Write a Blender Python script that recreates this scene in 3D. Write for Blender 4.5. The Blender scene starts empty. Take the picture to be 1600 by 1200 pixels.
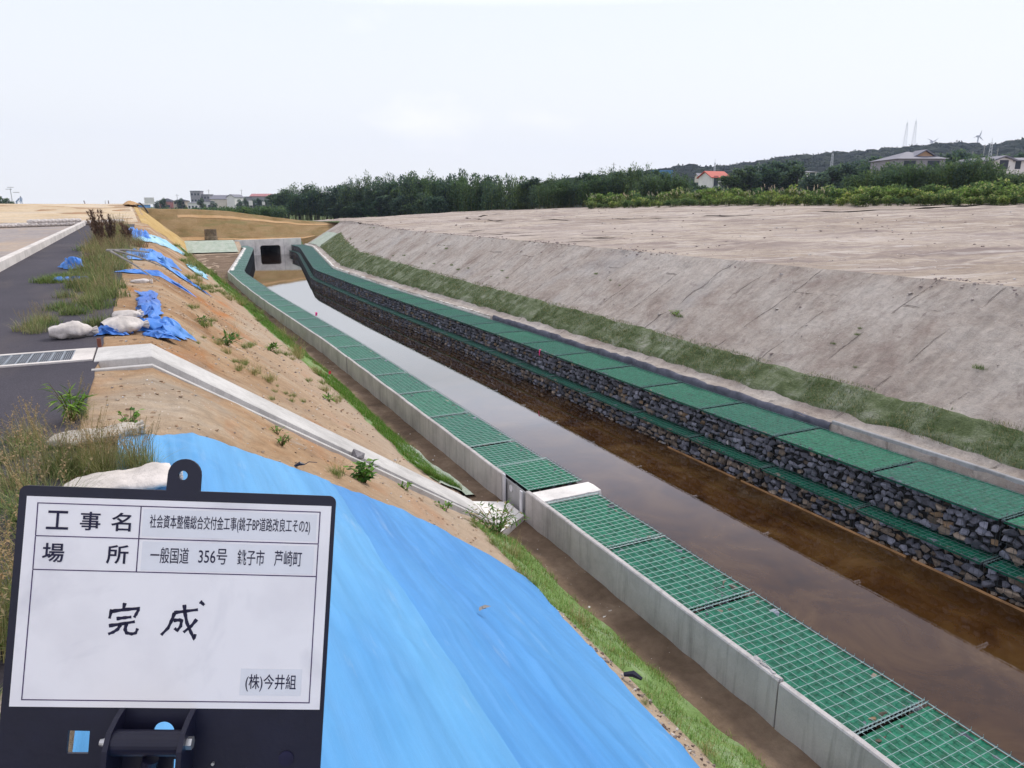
import bpy, bmesh, math, random
from math import radians, sin, cos, pi, atan2, sqrt
from mathutils import Vector, Matrix, noise
random.seed(7)
SC = bpy.context.scene
COL = SC.collection
V = Vector

# ------------------------------------------------------------------ camera
CAMZ = 4.1
FPX, HY, VX = 1130.0, 320.0, 225.0
PITCH = math.atan((600 - HY) / FPX)
YAW = -math.atan((VX - 800) / (FPX / cos(PITCH)))
cd = bpy.data.cameras.new('camera'); cam = bpy.data.objects.new('camera', cd); COL.objects.link(cam)
cd.sensor_fit = 'HORIZONTAL'; cd.sensor_width = 36; cd.lens = 36 * FPX / 1600
cd.clip_start = 0.05; cd.clip_end = 6000
cam.location = (0, 0, CAMZ); cam.rotation_euler = (pi / 2 - PITCH, 0, -YAW)
SC.camera = cam
# ------------------------------------------------------------------ sky, sun, exposure
SUN_EL, SUN_AZ = radians(48), radians(62)        # azimuth clockwise from +y: ahead and to the right
w = bpy.data.worlds.new('World'); SC.world = w; w.use_nodes = True
nt = w.node_tree; bg = nt.nodes['Background']
sky = nt.nodes.new('ShaderNodeTexSky'); sky.sky_type = 'NISHITA'; sky.sun_disc = False
sky.sun_elevation = SUN_EL; sky.sun_rotation = SUN_AZ; sky.air_density = 1.0; sky.dust_density = 3.0
tc = nt.nodes.new('ShaderNodeTexCoord'); sp = nt.nodes.new('ShaderNodeSeparateXYZ')
nt.links.new(tc.outputs['Generated'], sp.inputs[0])
cr = nt.nodes.new('ShaderNodeValToRGB'); nt.links.new(sp.outputs['Z'], cr.inputs[0])
cr.color_ramp.elements[0].position = 0.0; cr.color_ramp.elements[0].color = (1.0, 1.01, 1.02, 1)
cr.color_ramp.elements[1].position = 0.85; cr.color_ramp.elements[1].color = (1.05, 1.06, 1.12, 1)
for p_, c_ in ((0.12, (0.965, 0.99, 1.02)), (0.235, (0.90, 0.95, 1.02)), (0.29, (1.5, 1.58, 1.82)), (0.36, (1.3, 1.32, 1.58)), (0.46, (.88, .86, 1.04)), (0.62, (0.66, 0.63, 0.76))):
    e = cr.color_ramp.elements.new(p_); e.color = (*c_, 1)
cl = nt.nodes.new('ShaderNodeTexNoise'); cl.inputs['Scale'].default_value = 2.2; cl.inputs['Detail'].default_value = 7
mp = nt.nodes.new('ShaderNodeMapping'); mp.inputs['Scale'].default_value = (1, 1, 2.5)
nt.links.new(tc.outputs['Generated'], mp.inputs[0]); nt.links.new(mp.outputs[0], cl.inputs[0])
c2 = nt.nodes.new('ShaderNodeValToRGB'); nt.links.new(cl.outputs[0], c2.inputs[0])
c2.color_ramp.elements[0].position = 0.56; c2.color_ramp.elements[1].position = 0.80
mx = nt.nodes.new('ShaderNodeMix'); mx.data_type = 'RGBA'
nt.links.new(c2.outputs[0], mx.inputs[0]); nt.links.new(cr.outputs[0], mx.inputs[6]); mx.inputs[7].default_value = (1.25, 1.22, 1.2, 1)
sc10 = nt.nodes.new('ShaderNodeMix'); sc10.data_type = 'RGBA'; sc10.blend_type = 'MULTIPLY'; sc10.inputs[0].default_value = 1
nt.links.new(mx.outputs[2], sc10.inputs[6]); sc10.inputs[7].default_value = (9.6, 9.6, 9.6, 1)
m2 = nt.nodes.new('ShaderNodeMix'); m2.data_type = 'RGBA'; m2.inputs[0].default_value = 0.93
nt.links.new(sky.outputs[0], m2.inputs[6]); nt.links.new(sc10.outputs[2], m2.inputs[7])
nt.links.new(m2.outputs[2], bg.inputs[0]); bg.inputs[1].default_value = 0.1
sd = bpy.data.lights.new('sun', 'SUN'); sd.energy = 1.9; sd.angle = radians(11); sd.color = (1, 0.955, 0.88)
sun = bpy.data.objects.new('sun', sd); COL.objects.link(sun)
sdir = V((sin(SUN_AZ) * cos(SUN_EL), cos(SUN_AZ) * cos(SUN_EL), sin(SUN_EL)))
sun.rotation_euler = sdir.to_track_quat('Z', 'Y').to_euler(); sun.location = (0, 0, 60)
SC.view_settings.view_transform = 'Standard'; SC.view_settings.look = 'None'
SC.view_settings.exposure = 0.17; SC.view_settings.gamma = 1
SC.cycles.max_bounces = 6; SC.cycles.transparent_max_bounces = 6
SC.cycles.volume_step_rate = 10; SC.cycles.volume_max_steps = 16

# ------------------------------------------------------------------ helpers
def heading(u, D):
    """a place D metres ahead of the camera (along its level heading) under bearing of picture column u"""
    fx, fy = sin(YAW), cos(YAW)
    t = (u - 800) / FPX
    k = t * D * cos(PITCH)
    return D * fx + k * cos(YAW), D * fy - k * sin(YAW)
def lerp(a, b, t): return a + (b - a) * t
def pw(pts, x):
    if x <= pts[0][0]: return pts[0][1]
    for (a, p), (b, q) in zip(pts, pts[1:]):
        if x <= b: return lerp(p, q, (x - a) / (b - a))
    return pts[-1][1]
def n3(x, y, z=0.0, s=1.0): return noise.noise(V((x * s, y * s, z * s)))

class MB:
    def __init__(s): s.v = []; s.f = []; s.c = []; s.sm = False
    def face(s, idx, c=None): s.f.append(idx); s.c.append(c or (1, 1, 1))
    def add(s, vs, fs, c=None):
        b = len(s.v); s.v += [tuple(p) for p in vs]
        for f in fs: s.face([b + i for i in f], c)
    def box(s, x0, x1, y0, y1, z0, z1, c=None, M=None):
        vs = [V((x, y, z)) for z in (z0, z1) for y in (y0, y1) for x in (x0, x1)]
        if M: vs = [M @ p for p in vs]
        s.add(vs, [(0, 2, 3, 1), (4, 5, 7, 6), (0, 1, 5, 4), (2, 6, 7, 3), (0, 4, 6, 2), (1, 3, 7, 5)], c)
    def tube(s, pts, rad, n=4, c=None, cap=True):
        pts = [V(p) for p in pts]; rs = rad if isinstance(rad, (list, tuple)) else [rad] * len(pts)
        b = len(s.v)
        for i, p in enumerate(pts):
            d = (pts[min(i + 1, len(pts) - 1)] - pts[max(i - 1, 0)])
            if d.length < 1e-9: d = V((0, 0, 1))
            d.normalize(); a = V((0, 0, 1)) if abs(d.z) < .9 else V((1, 0, 0))
            u = d.cross(a).normalized(); v = d.cross(u)
            for k in range(n):
                t = 2 * pi * (k + .5) / n
                s.v.append(tuple(p + (u * cos(t) + v * sin(t)) * rs[i]))
        for i in range(len(pts) - 1):
            for k in range(n):
                k2 = (k + 1) % n
                s.face([b + i * n + k, b + i * n + k2, b + (i + 1) * n + k2, b + (i + 1) * n + k], c)
        if cap:
            s.face([b + k for k in range(n)][::-1], c); s.face([b + (len(pts) - 1) * n + k for k in range(n)], c)
    def cyl(s, p, q, r0, r1=None, n=16, c=None): s.tube([p, q], [r0, r0 if r1 is None else r1], n, c)
    def grid(s, P, c=None, flip=False):
        b = len(s.v); R = len(P); Cn = len(P[0])
        for r in P: s.v += [tuple(p) for p in r]
        for i in range(R - 1):
            for j in range(Cn - 1):
                q = [b + i * Cn + j, b + i * Cn + j + 1, b + (i + 1) * Cn + j + 1, b + (i + 1) * Cn + j]
                s.face(q[::-1] if flip else q, c(i, j) if callable(c) else c)
    def prism(s, poly, z0, z1, c=None, M=None):
        n = len(poly); vs = [V((x, y, z0)) for x, y in poly] + [V((x, y, z1)) for x, y in poly]
        if M: vs = [M @ p for p in vs]
        s.add(vs, [list(range(n))[::-1], list(range(n, 2 * n))] + [(i, (i + 1) % n, n + (i + 1) % n, n + i) for i in range(n)], c)
    def leaf(s, p, d, up, L, W, c=None):
        """pointed leaf: a bent kite"""
        d = d.normalized(); sd_ = d.cross(up)
        if sd_.length < 1e-4: sd_ = d.cross(V((1, 0, .3)))
        sd_.normalize(); nn = sd_.cross(d)
        s.add([p, p + d * L * .45 + sd_ * W * .5 - nn * W * .12, p + d * L - nn * L * .18, p + d * L * .45 - sd_ * W * .5 - nn * W * .12], [(0, 1, 2, 3)], c)
    def blade(s, p, d, h, wd, bend, c=None, seg=3):
        d = V(d); side = V((-d.y, d.x, 0))
        if side.length < 1e-4: side = V((1, 0, 0))
        side.normalize(); pv = V(p); b = len(s.v); hor = V((d.x, d.y, 0))
        if hor.length > 1e-4: hor.normalize()
        for i in range(seg + 1):
            t = i / seg
            q = pv + V((0, 0, h * (t - .35 * bend * t * t))) + hor * (h * bend * t * t * .8)
            ww = wd * (1 - t) * .5 if i < seg else 0.0004
            s.v += [tuple(q + side * ww), tuple(q - side * ww)]
        for i in range(seg): s.face([b + 2 * i, b + 2 * i + 1, b + 2 * i + 3, b + 2 * i + 2], c)
    def build(s, name, mat, parent=None, smooth=False, loc=None):
        me = bpy.data.meshes.new(name); me.from_pydata(s.v, [], s.f); me.materials.append(mat)
        if any(c != (1, 1, 1) for c in s.c):
            ca = me.color_attributes.new('Col', 'FLOAT_COLOR', 'CORNER'); arr = []
            for f, c in zip(s.f, s.c): arr += [c[0], c[1], c[2], 1.0] * len(f)
            ca.data.foreach_set('color', arr)
        if smooth: me.polygons.foreach_set('use_smooth', [True] * len(me.polygons))
        me.update()
        o = bpy.data.objects.new(name, me); COL.objects.link(o)
        if parent: o.parent = parent
        if loc: o.location = loc
        return o
def tag(o, label=None, cat=None, group=None, kind=None):
    if label: o['label'] = label
    if cat: o['category'] = cat
    if group: o['group'] = group
    if kind: o['kind'] = kind
    return o
def empty(name, loc=(0, 0, 0), rz=0, label=None, cat=None, group=None):
    o = bpy.data.objects.new(name, None); o.empty_display_size = .1; COL.objects.link(o)
    o.location = loc; o.rotation_euler = (0, 0, rz); return tag(o, label, cat, group)
def dup(root, loc=None, rz=None, label=None, group=None, scale=None):
    def cp(o, par):
        c = o.copy(); COL.objects.link(c)
        if par: c.parent = par
        for ch in [k for k in KIDS.get(o.name, [])]: cp(ch, c)
        return c
    r = cp(root, None)
    if loc is not None: r.location = loc
    if rz is not None: r.rotation_euler = (0, 0, rz)
    if scale is not None: r.scale = scale if hasattr(scale, '__len__') else (scale,) * 3
    if label: r['label'] = label
    if group: r['group'] = group
    return r
KIDS = {}
def kids(root, *ch):
    KIDS.setdefault(root.name, []).extend(ch)
    for c in ch: c.parent = root
    return root

# ------------------------------------------------------------------ materials
def mat(name, rough=.8, spec=.3):
    m = bpy.data.materials.new(name); m.use_nodes = True
    b = m.node_tree.nodes['Principled BSDF']; b.inputs['Roughness'].default_value = rough
    b.inputs['Specular IOR Level'].default_value = spec
    return m, m.node_tree, b
def NN(t, kind, **kw):
    n = t.nodes.new('ShaderNode' + kind)
    for k, v in kw.items(): setattr(n, k, v)
    return n
def coords(t, scale=(1, 1, 1), rot=(0, 0, 0)):
    a = NN(t, 'TexCoord'); m = NN(t, 'Mapping'); m.inputs['Scale'].default_value = scale; m.inputs['Rotation'].default_value = rot
    t.links.new(a.outputs['Object'], m.inputs[0]); return m.outputs[0]
def coordr(t, rot, scale):
    a = NN(t, 'TexCoord'); m = NN(t, 'Mapping'); m.inputs['Rotation'].default_value = (0, 0, rot); n = NN(t, 'Mapping'); n.inputs['Scale'].default_value = scale
    t.links.new(a.outputs['Object'], m.inputs[0]); t.links.new(m.outputs[0], n.inputs[0]); return n.outputs[0]
def tnoise(t, co, sc, det=6, rough=.55, dist=0):
    n = NN(t, 'TexNoise'); n.inputs['Scale'].default_value = sc; n.inputs['Detail'].default_value = det
    n.inputs['Roughness'].default_value = rough; n.inputs['Distortion'].default_value = dist
    t.links.new(co, n.inputs[0]); return n.outputs[0]
def ramp(t, fac, stops):
    r = NN(t, 'ValToRGB'); t.links.new(fac, r.inputs[0]); el = r.color_ramp.elements
    el[0].position = stops[0][0]; el[0].color = (*stops[0][1], 1)
    el[1].position = stops[-1][0]; el[1].color = (*stops[-1][1], 1)
    for p, c in stops[1:-1]: k = el.new(p); k.color = (*c, 1)
    return r.outputs[0]
def mixc(t, fac, a, b, mode='MIX'):
    m = NN(t, 'Mix', data_type='RGBA', blend_type=mode)
    for i, v in ((0, fac), (6, a), (7, b)):
        if isinstance(v, (int, float)): m.inputs[i].default_value = v
        elif isinstance(v, tuple): m.inputs[i].default_value = (*v, 1)
        else: t.links.new(v, m.inputs[i])
    return m.outputs[2]
def bump(t, b, hs, dist=.05, strength=1.0):
    prev = None
    for h, d, s in hs:
        n = NN(t, 'Bump'); n.inputs['Distance'].default_value = d; n.inputs['Strength'].default_value = s
        t.links.new(h, n.inputs['Height'])
        if prev: t.links.new(prev, n.inputs['Normal'])
        prev = n.outputs[0]
    t.links.new(prev, b.inputs['Normal'])
BW = lambda a: (a, a, a)
def NNdiv(t, a):
    m = NN(t, 'Math', operation='MULTIPLY_ADD'); m.inputs[1].default_value = .33; m.inputs[2].default_value = -.12; t.links.new(a, m.inputs[0]); return m.outputs[0]
STREAKY = ('sandy_slope_soil', 'trimmed_grey_slope_soil')
def earth(name, cols, big=.35, fine=9.0, speck=None, streak=None, bumps=(.06, .02), patches=()):
    m, t, b = mat(name, .95, .1); co = coords(t)
    n1 = tnoise(t, co, big, 8, .62, .4); n2 = tnoise(t, co, fine, 8, .7)
    c = ramp(t, n1, cols)
    c = mixc(t, .55, c, ramp(t, n2, [(.3, BW(.62)), (.5, BW(1.0)), (.72, BW(1.35))]), 'MULTIPLY')
    for (sc, lo, hi, pc, amt, sca) in patches:
        pn = tnoise(t, coordr(t, .45, (sca[1], 1, 1)) if sca[0] == 'R' else coords(t, sca), sc, 7, .6, .6)
        f = ramp(t, pn, [(lo, (0, 0, 0)), (hi, BW(amt))]); c = mixc(t, f, c, pc)
    if speck:
        vo = NN(t, 'TexVoronoi'); vo.inputs['Scale'].default_value = speck[0]; t.links.new(co, vo.inputs[0])
        f = ramp(t, vo.outputs['Distance'], [(.10, (1, 1, 1)), (.17, (0, 0, 0))])
        hs = NN(t, 'SeparateColor'); t.links.new(vo.outputs['Color'], hs.inputs[0])
        g = NN(t, 'Math', operation='GREATER_THAN'); g.inputs[1].default_value = speck[2]; t.links.new(hs.outputs[0], g.inputs[0])
        mm = NN(t, 'Math', operation='MULTIPLY'); t.links.new(f, mm.inputs[0]); t.links.new(g.outputs[0], mm.inputs[1])
        c = mixc(t, mm.outputs[0], c, speck[1])
    if name in STREAKY:
        st_ = tnoise(t, coords(t, (.35, 2.2, .5)), 2.0, 8, .68, .3); c = mixc(t, .6, c, ramp(t, st_, [(.32, BW(.70)), (.5, BW(1.0)), (.7, BW(1.16))]), 'MULTIPLY')
        if name == 'sandy_slope_soil':
            sz = NN(t, 'SeparateXYZ'); t.links.new(co, sz.inputs[0]); ad = NN(t, 'Math', operation='MULTIPLY_ADD'); ad.inputs[1].default_value = 2.2; t.links.new(n1, ad.inputs[0]); t.links.new(sz.outputs[2], ad.inputs[2])
            c = mixc(t, ramp(t, ad.outputs[0], [(0, BW(.72)), (1, (0, 0, 0))]) if False else ramp(t, NNdiv(t, ad.outputs[0]), [(.25, BW(.75)), (.75, (0, 0, 0))]), c, mixc(t, n2, (.34, .26, .19), (.58, .49, .39)))
        bump(t, b, [(st_, .05, .7)]); bumps = (bumps[0], bumps[1] * 1.3)
    t.links.new(c, b.inputs['Base Color'])
    bump(t, b, [(n1, bumps[0], .6), (n2, bumps[1], .9), (tnoise(t, co, fine * 5, 4, .7), bumps[1] * .45, .9)])
    return m
def plain(name, col, rough=.7, spec=.3, var=.12, sc=6, metal=0, bmp=.002, co_scale=(1, 1, 1)):
    m, t, b = mat(name, rough, spec); co = coords(t, co_scale); n = tnoise(t, co, sc, 6, .6)
    c = mixc(t, 1.0, col, ramp(t, n, [(.25, BW(1 - var * 2)), (.75, BW(1 + var))]), 'MULTIPLY')
    t.links.new(c, b.inputs['Base Color']); b.inputs['Metallic'].default_value = metal
    if bmp: bump(t, b, [(tnoise(t, co, sc * 6, 5, .6), bmp, .7)])
    return m
def foliage(name, rough=.75, trans=.38, var=.25):
    m, t, b = mat(name, rough, .06)
    at = NN(t, 'VertexColor', layer_name='Col'); oi = NN(t, 'ObjectInfo')
    r = ramp(t, oi.outputs['Random'], [(0, (1 - var, 1 - var * .6, 1 - var)), (.5, BW(1.0)), (1, (1 + var * .8, 1 + var * .5, 1 - var * .3))])
    c = mixc(t, 1.0, at.outputs[0], r, 'MULTIPLY'); t.links.new(c, b.inputs['Base Color'])
    tr = NN(t, 'BsdfTranslucent'); t.links.new(c, tr.inputs[0]); ms = NN(t, 'MixShader'); ms.inputs[0].default_value = trans
    t.links.new(b.outputs[0], ms.inputs[1]); t.links.new(tr.outputs[0], ms.inputs[2])
    t.links.new(ms.outputs[0], t.nodes['Material Output'].inputs[0]); return m
def concrete(name, col=(.5, .49, .48), stain=.35, drip=True):
    m, t, b = mat(name, .85, .2); co = coords(t)
    c = mixc(t, 1, col, ramp(t, tnoise(t, co, 1.3, 8, .65), [(.3, BW(.72)), (.6, BW(1.08))]), 'MULTIPLY')
    if drip:
        dn = tnoise(t, coords(t, (6, 6, .5)), 1.5, 6, .7)
        c = mixc(t, ramp(t, dn, [(.5, (0, 0, 0)), (.72, BW(stain))]), c, (.17, .16, .15))
    c = mixc(t, .8, c, ramp(t, tnoise(t, co, 60, 4, .8), [(.3, BW(.85)), (.7, BW(1.1))]), 'MULTIPLY')
    t.links.new(c, b.inputs['Base Color']); bump(t, b, [(tnoise(t, co, 8, 6, .6), .006, .6), (tnoise(t, co, 70, 3, .7), .001, .8)])
    return m

M = {}
M['leaf'] = foliage('leaf_foliage'); M['grassm'] = foliage('grass_blade', .6, .2, .2)
M['leftslope'] = earth('sandy_slope_soil', [(.30, (.25, .14, .07)), (.42, (.36, .225, .125)), (.52, (.42, .29, .18)), (.62, (.43, .335, .24)), (.72, (.50, .42, .33))],
    .55, 7, (22, (.78, .74, .7), .86), None, (.10, .03),
    patches=[(.9, .56, .72, (.42, .17, .055), .85, (1, .5, 1)), (.5, .55, .7, (.33, .29, .24), .55, (1, 1, 1)), (1.6, .60, .74, (.55, .5, .44), .7, (.6, 1, 1))])
M['bermsoil'] = earth('dark_berm_soil', [(.3, (.115, .08, .055)), (.5, (.19, .135, .095)), (.7, (.28, .21, .15))], 1.2, 10, (30, (.6, .55, .5), .94), None, (.06, .02))  # darker brown than the slope soil
M['rightslope'] = earth('trimmed_grey_slope_soil', [(.30, (.29, .235, .205)), (.43, (.39, .34, .30)), (.55, (.445, .40, .36)), (.70, (.50, .46, .42))],
    .6, 7, (14, (.62, .6, .6), .93), None, (.09, .04),
    patches=[(3.5, .60, .70, (.20, .16, .15), .6, (.5, 1, 1)), (1.1, .58, .74, (.24, .185, .165), .7, (1, .6, 1)), (.35, .55, .72, (.41, .395, .385), .6, (1, 1, 1))])
def seams(m):
    t = m.node_tree; b = t.nodes['Principled BSDF']; old = b.inputs['Base Color'].links[0].from_socket; on = b.inputs['Normal'].links[0].from_socket
    sx = NN(t, 'SeparateXYZ'); a = NN(t, 'TexCoord'); t.links.new(a.outputs['Object'], sx.inputs[0])
    nz = tnoise(t, a.outputs['Object'], .5, 4, .6)
    m1 = NN(t, 'Math', operation='MULTIPLY_ADD'); m1.inputs[1].default_value = .22; t.links.new(sx.outputs[0], m1.inputs[0]); t.links.new(sx.outputs[1], m1.inputs[2])
    m2_ = NN(t, 'Math', operation='MULTIPLY_ADD'); m2_.inputs[1].default_value = .55; t.links.new(nz, m2_.inputs[0]); t.links.new(m1.outputs[0], m2_.inputs[2])
    cx = NN(t, 'CombineXYZ'); t.links.new(m2_.outputs[0], cx.inputs[1]); mz = NN(t, 'Math', operation='MULTIPLY_ADD'); mz.inputs[1].default_value = .25; t.links.new(nz, mz.inputs[0]); t.links.new(sx.outputs[2], mz.inputs[2]); t.links.new(mz.outputs[0], cx.inputs[0])
    br = NN(t, 'TexBrick'); t.links.new(cx.outputs[0], br.inputs[0]); br.offset = .37; br.squash = 1.6; br.squash_frequency = 3
    br.inputs['Scale'].default_value = 1; br.inputs['Brick Width'].default_value = 3.4; br.inputs['Row Height'].default_value = 1.5; br.inputs['Mortar Size'].default_value = .022; br.inputs['Mortar Smooth'].default_value = .6
    msk = ramp(t, tnoise(t, a.outputs['Object'], 1.1, 5, .65), [(.46, (0, 0, 0)), (.60, BW(1))])
    mm = NN(t, 'Math', operation='MULTIPLY'); t.links.new(br.outputs['Fac'], mm.inputs[0]); t.links.new(msk, mm.inputs[1])
    mf = NN(t, 'Math', operation='MULTIPLY'); mf.inputs[1].default_value = .34; t.links.new(mm.outputs[0], mf.inputs[0])
    t.links.new(mixc(t, mf.outputs[0], old, (.17, .135, .12)), b.inputs['Base Color'])
    bp = NN(t, 'Bump', invert=True); bp.inputs['Distance'].default_value = .08; t.links.new(mm.outputs[0], bp.inputs['Height']); t.links.new(on, bp.inputs['Normal']); t.links.new(bp.outputs[0], b.inputs['Normal'])
seams(M['rightslope'])
M['field'] = earth('raked_field_soil', [(.3, (.31, .25, .20)), (.45, (.41, .345, .285)), (.6, (.475, .41, .345)), (.75, (.52, .47, .41))],
    .16, 5, (9, (.7, .68, .66), .9), None, (.12, .04),
    patches=[(.6, .50, .66, (.25, .20, .18), .8, ('R', .3)), (1.8, .50, .62, (.25, .205, .19), .8, ('R', .12)), (5, .53, .62, (.22, .18, .165), .5, ('R', .2)), (2.6, .55, .66, (.60, .55, .51), .6, ('R', .1)), (.09, .5, .7, (.43, .375, .35), .6, (1, 1, 1))])
M['embank'] = earth('hydroseeded_embankment', [(.3, (.20, .135, .055)), (.45, (.28, .19, .09)), (.6, (.33, .23, .12)), (.75, (.38, .26, .15))], .5, 9, None, None, (.1, .05),
    patches=[(1.2, .5, .7, (.17, .165, .065), .6, (.4, 1, 1)), (.3, .5, .7, (.33, .20, .10), .5, (1, 1, 1))])
M['ramp'] = earth('straw_ramp_soil', [(.3, (.50, .38, .24)), (.5, (.58, .46, .31)), (.7, (.63, .53, .40))], .3, 5, None, None, (.05, .03),
    patches=[(.5, .5, .7, (.48, .42, .36), .6, (.4, 1, 1))])
M['yellow'] = earth('straw_mat_slope', [(.3, (.42, .28, .10)), (.5, (.52, .36, .15)), (.7, (.56, .42, .20))], .8, 9, None, None, (.05, .03))
M['orange'] = earth('orange_track_soil', [(.3, (.45, .28, .13)), (.5, (.52, .33, .17)), (.7, (.56, .38, .22))], .8, 9, None, None, (.05, .03))
M['road2'] = earth('dusty_old_road', [(.3, (.26, .24, .24)), (.5, (.34, .30, .28)), (.7, (.44, .34, .25))], .22, 5, None, None, (.02, .01),
    patches=[(.5, .5, .65, (.45, .32, .21), .6, (1, .3, 1))])
M['farland'] = earth('far_farmland', [(.3, (.07, .10, .035)), (.5, (.11, .15, .05)), (.7, (.17, .19, .08))], .02, .3, None, None, (.3, .1))
M['bed'] = earth('canal_mud', [(.3, (.06, .035, .015)), (.5, (.10, .06, .03)), (.7, (.14, .09, .05))], 1.0, 8, None, None, (.04, .01))
M['concrete'] = concrete('precast_concrete', (.50, .475, .465), .6); M['concreteW'] = concrete('pale_new_concrete', (.78, .755, .72), .12, False)
M['concreteD'] = concrete('dark_grey_concrete', (.36, .36, .37), .5); M['chute'] = concrete('grey_chute_concrete', (.56, .545, .52), .3); M['curb'] = concrete('kerb_concrete', (.66, .62, .58), .2)  # concreteD is a darker grey concrete

def asphalt():
    m, t, b = mat('asphalt', .85, .25); co = coords(t)
    c = ramp(t, tnoise(t, co, .7, 8, .6), [(.3, (.046, .042, .054)), (.6, (.062, .056, .070)), (.8, (.078, .070, .080))])
    c = mixc(t, .9, c, ramp(t, tnoise(t, co, 90, 3, .8), [(.3, BW(.55)), (.55, BW(1.0)), (.75, BW(1.9))]), 'MULTIPLY')
    c = mixc(t, ramp(t, tnoise(t, coords(t, (1, .3, 1)), .8, 6, .6), [(.52, (0, 0, 0)), (.75, BW(.35))]), c, (.17, .135, .11))
    t.links.new(c, b.inputs['Base Color']); bump(t, b, [(tnoise(t, co, 110, 3, .8), .004, .9)]); return m
M['asphalt'] = asphalt()
def water():
    m, t, b = mat('canal_water', .03, .5); co = coords(t); out = t.nodes['Material Output']; t.nodes.remove(b)
    n = tnoise(t, co, .8, 8, .65, .8); n2 = tnoise(t, coords(t, (1, .35, 1)), 1.7, 6, .7, .6)
    c = ramp(t, n, [(.3, (.016, .006, .002)), (.48, (.050, .023, .007)), (.6, (.075, .040, .014)), (.72, (.12, .07, .03))])
    c = mixc(t, ramp(t, n2, [(.62, (0, 0, 0)), (.70, BW(.5))]), c, (.10, .075, .05))
    df = NN(t, 'BsdfDiffuse'); t.links.new(c, df.inputs[0])
    gl = NN(t, 'BsdfGlossy'); gl.inputs['Roughness'].default_value = .015
    bp = NN(t, 'Bump'); bp.inputs['Distance'].default_value = .002; bp.inputs['Strength'].default_value = .25
    t.links.new(tnoise(t, coords(t, (1, 1, 1)), 5, 3, .5), bp.inputs['Height'])
    fr = NN(t, 'Fresnel'); fr.inputs[0].default_value = 1.34
    t.links.new(bp.outputs[0], fr.inputs[1]); t.links.new(bp.outputs[0], gl.inputs['Normal'])
    ms = NN(t, 'MixShader'); t.links.new(ramp(t, fr.outputs[0], [(.02, BW(.04)), (.045, BW(.065)), (.08, BW(.115)), (.17, BW(.29)), (.24, BW(.60)), (.36, BW(.80)), (1, BW(1))]), ms.inputs[0]); t.links.new(df.outputs[0], ms.inputs[1]); t.links.new(gl.outputs[0], ms.inputs[2])
    t.links.new(ms.outputs[0], out.inputs[0]); return m
M['water'] = water()
def tarpm(name, cols, rough=.62):
    m, t, b = mat(name, rough, .45); co = coords(t)
    c = ramp(t, tnoise(t, coordr(t, 1.5708, (.35, 1.0, .35)), .9, 5, .5, .2), cols)
    c = mixc(t, .6, c, ramp(t, tnoise(t, coordr(t, 1.5708, (.16, 3.0, .5)), 2.6, 6, .65), [(.3, BW(.80)), (.5, BW(1.)), (.75, BW(1.22))]), 'MULTIPLY')
    c = mixc(t, ramp(t, tnoise(t, coordr(t, 1.5708, (.3, 2, .5)), 3, 6, .7), [(.60, (0, 0, 0)), (.72, BW(.22))]), c, (.45, .55, .62))
    wv = tnoise(t, coords(t, (60, 1, 60)), 6, 2, .5)
    t.links.new(c, b.inputs['Base Color'])
    tr = NN(t, 'BsdfTranslucent'); t.links.new(c, tr.inputs[0])
    bump(t, b, [(tnoise(t, coordr(t, 1.5708, (.2, 3.2, .6)), 2.4, 6, .6), .012, .6), (tnoise(t, co, 260, 2, .5), .0012, .7), (tnoise(t, coords(t, (1, 1, 1)), 14, 5, .7), .004, .6)])
    return m
M['tarp'] = tarpm('blue_tarpaulin', [(.3, (.042, .215, .53)), (.5, (.060, .26, .57)), (.72, (.090, .31, .61))])
M['tarplight'] = tarpm('light_blue_tarpaulin', [(.3, (.062, .265, .57)), (.5, (.092, .325, .61)), (.72, (.14, .385, .64))])
M['tarpold'] = tarpm('weathered_blue_sheet', [(.3, (.03, .13, .48)), (.5, (.05, .22, .66)), (.72, (.14, .36, .78))], .5)
M['tarppale'] = tarpm('faded_pale_blue_sheet', [(.3, (.16, .42, .62)), (.5, (.28, .56, .72)), (.72, (.45, .68, .78))], .6)
def stones():
    m, t, b = mat('quarry_stone', .85, .25); co = coords(t)
    at = NN(t, 'VertexColor', layer_name='Col')
    c = mixc(t, .9, at.outputs[0], ramp(t, tnoise(t, co, 22, 6, .7), [(.3, BW(.6)), (.55, BW(1.0)), (.75, BW(1.5))]), 'MULTIPLY')
    t.links.new(c, b.inputs['Base Color']); bump(t, b, [(tnoise(t, co, 30, 6, .7), .008, .8)]); return m
M['stone'] = stones()
def greenmat():
    m, t, b = mat('green_gabion_mat', .7, .3); co = coords(t); oi = NN(t, 'ObjectInfo')
    c = ramp(t, tnoise(t, co, 14, 6, .65), [(.3, (.003, .062, .034)), (.5, (.005, .135, .075)), (.72, (.014, .225, .13))])
    c = mixc(t, 1, c, ramp(t, oi.outputs['Random'], [(0, (.8, .85, .95)), (1, (1.15, 1.08, 1.0))]), 'MULTIPLY')
    c = mixc(t, ramp(t, tnoise(t, co, 2.5, 6, .7), [(.58, (0, 0, 0)), (.75, BW(.35))]), c, (.16, .22, .17))
    t.links.new(c, b.inputs['Base Color']); bump(t, b, [(tnoise(t, co, 55, 4, .7), .004, .7)]); return m
M['gmat'] = greenmat()
M['wire'] = plain('galvanised_wire', (.30, .42, .41), .5, .5, .2, 20, .35, 0)
M['wiredark'] = plain('dark_coated_wire', (.06, .075, .085), .55, .4, .2, 20, .2, 0)
M['dark'] = plain('pit_shadow_black', (.02, .02, .022), .95, .1)
M['boardblack'] = plain('navy_black_plastic', (.012, .012, .030), .42, .4, .15, 9, 0, .0006)
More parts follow.
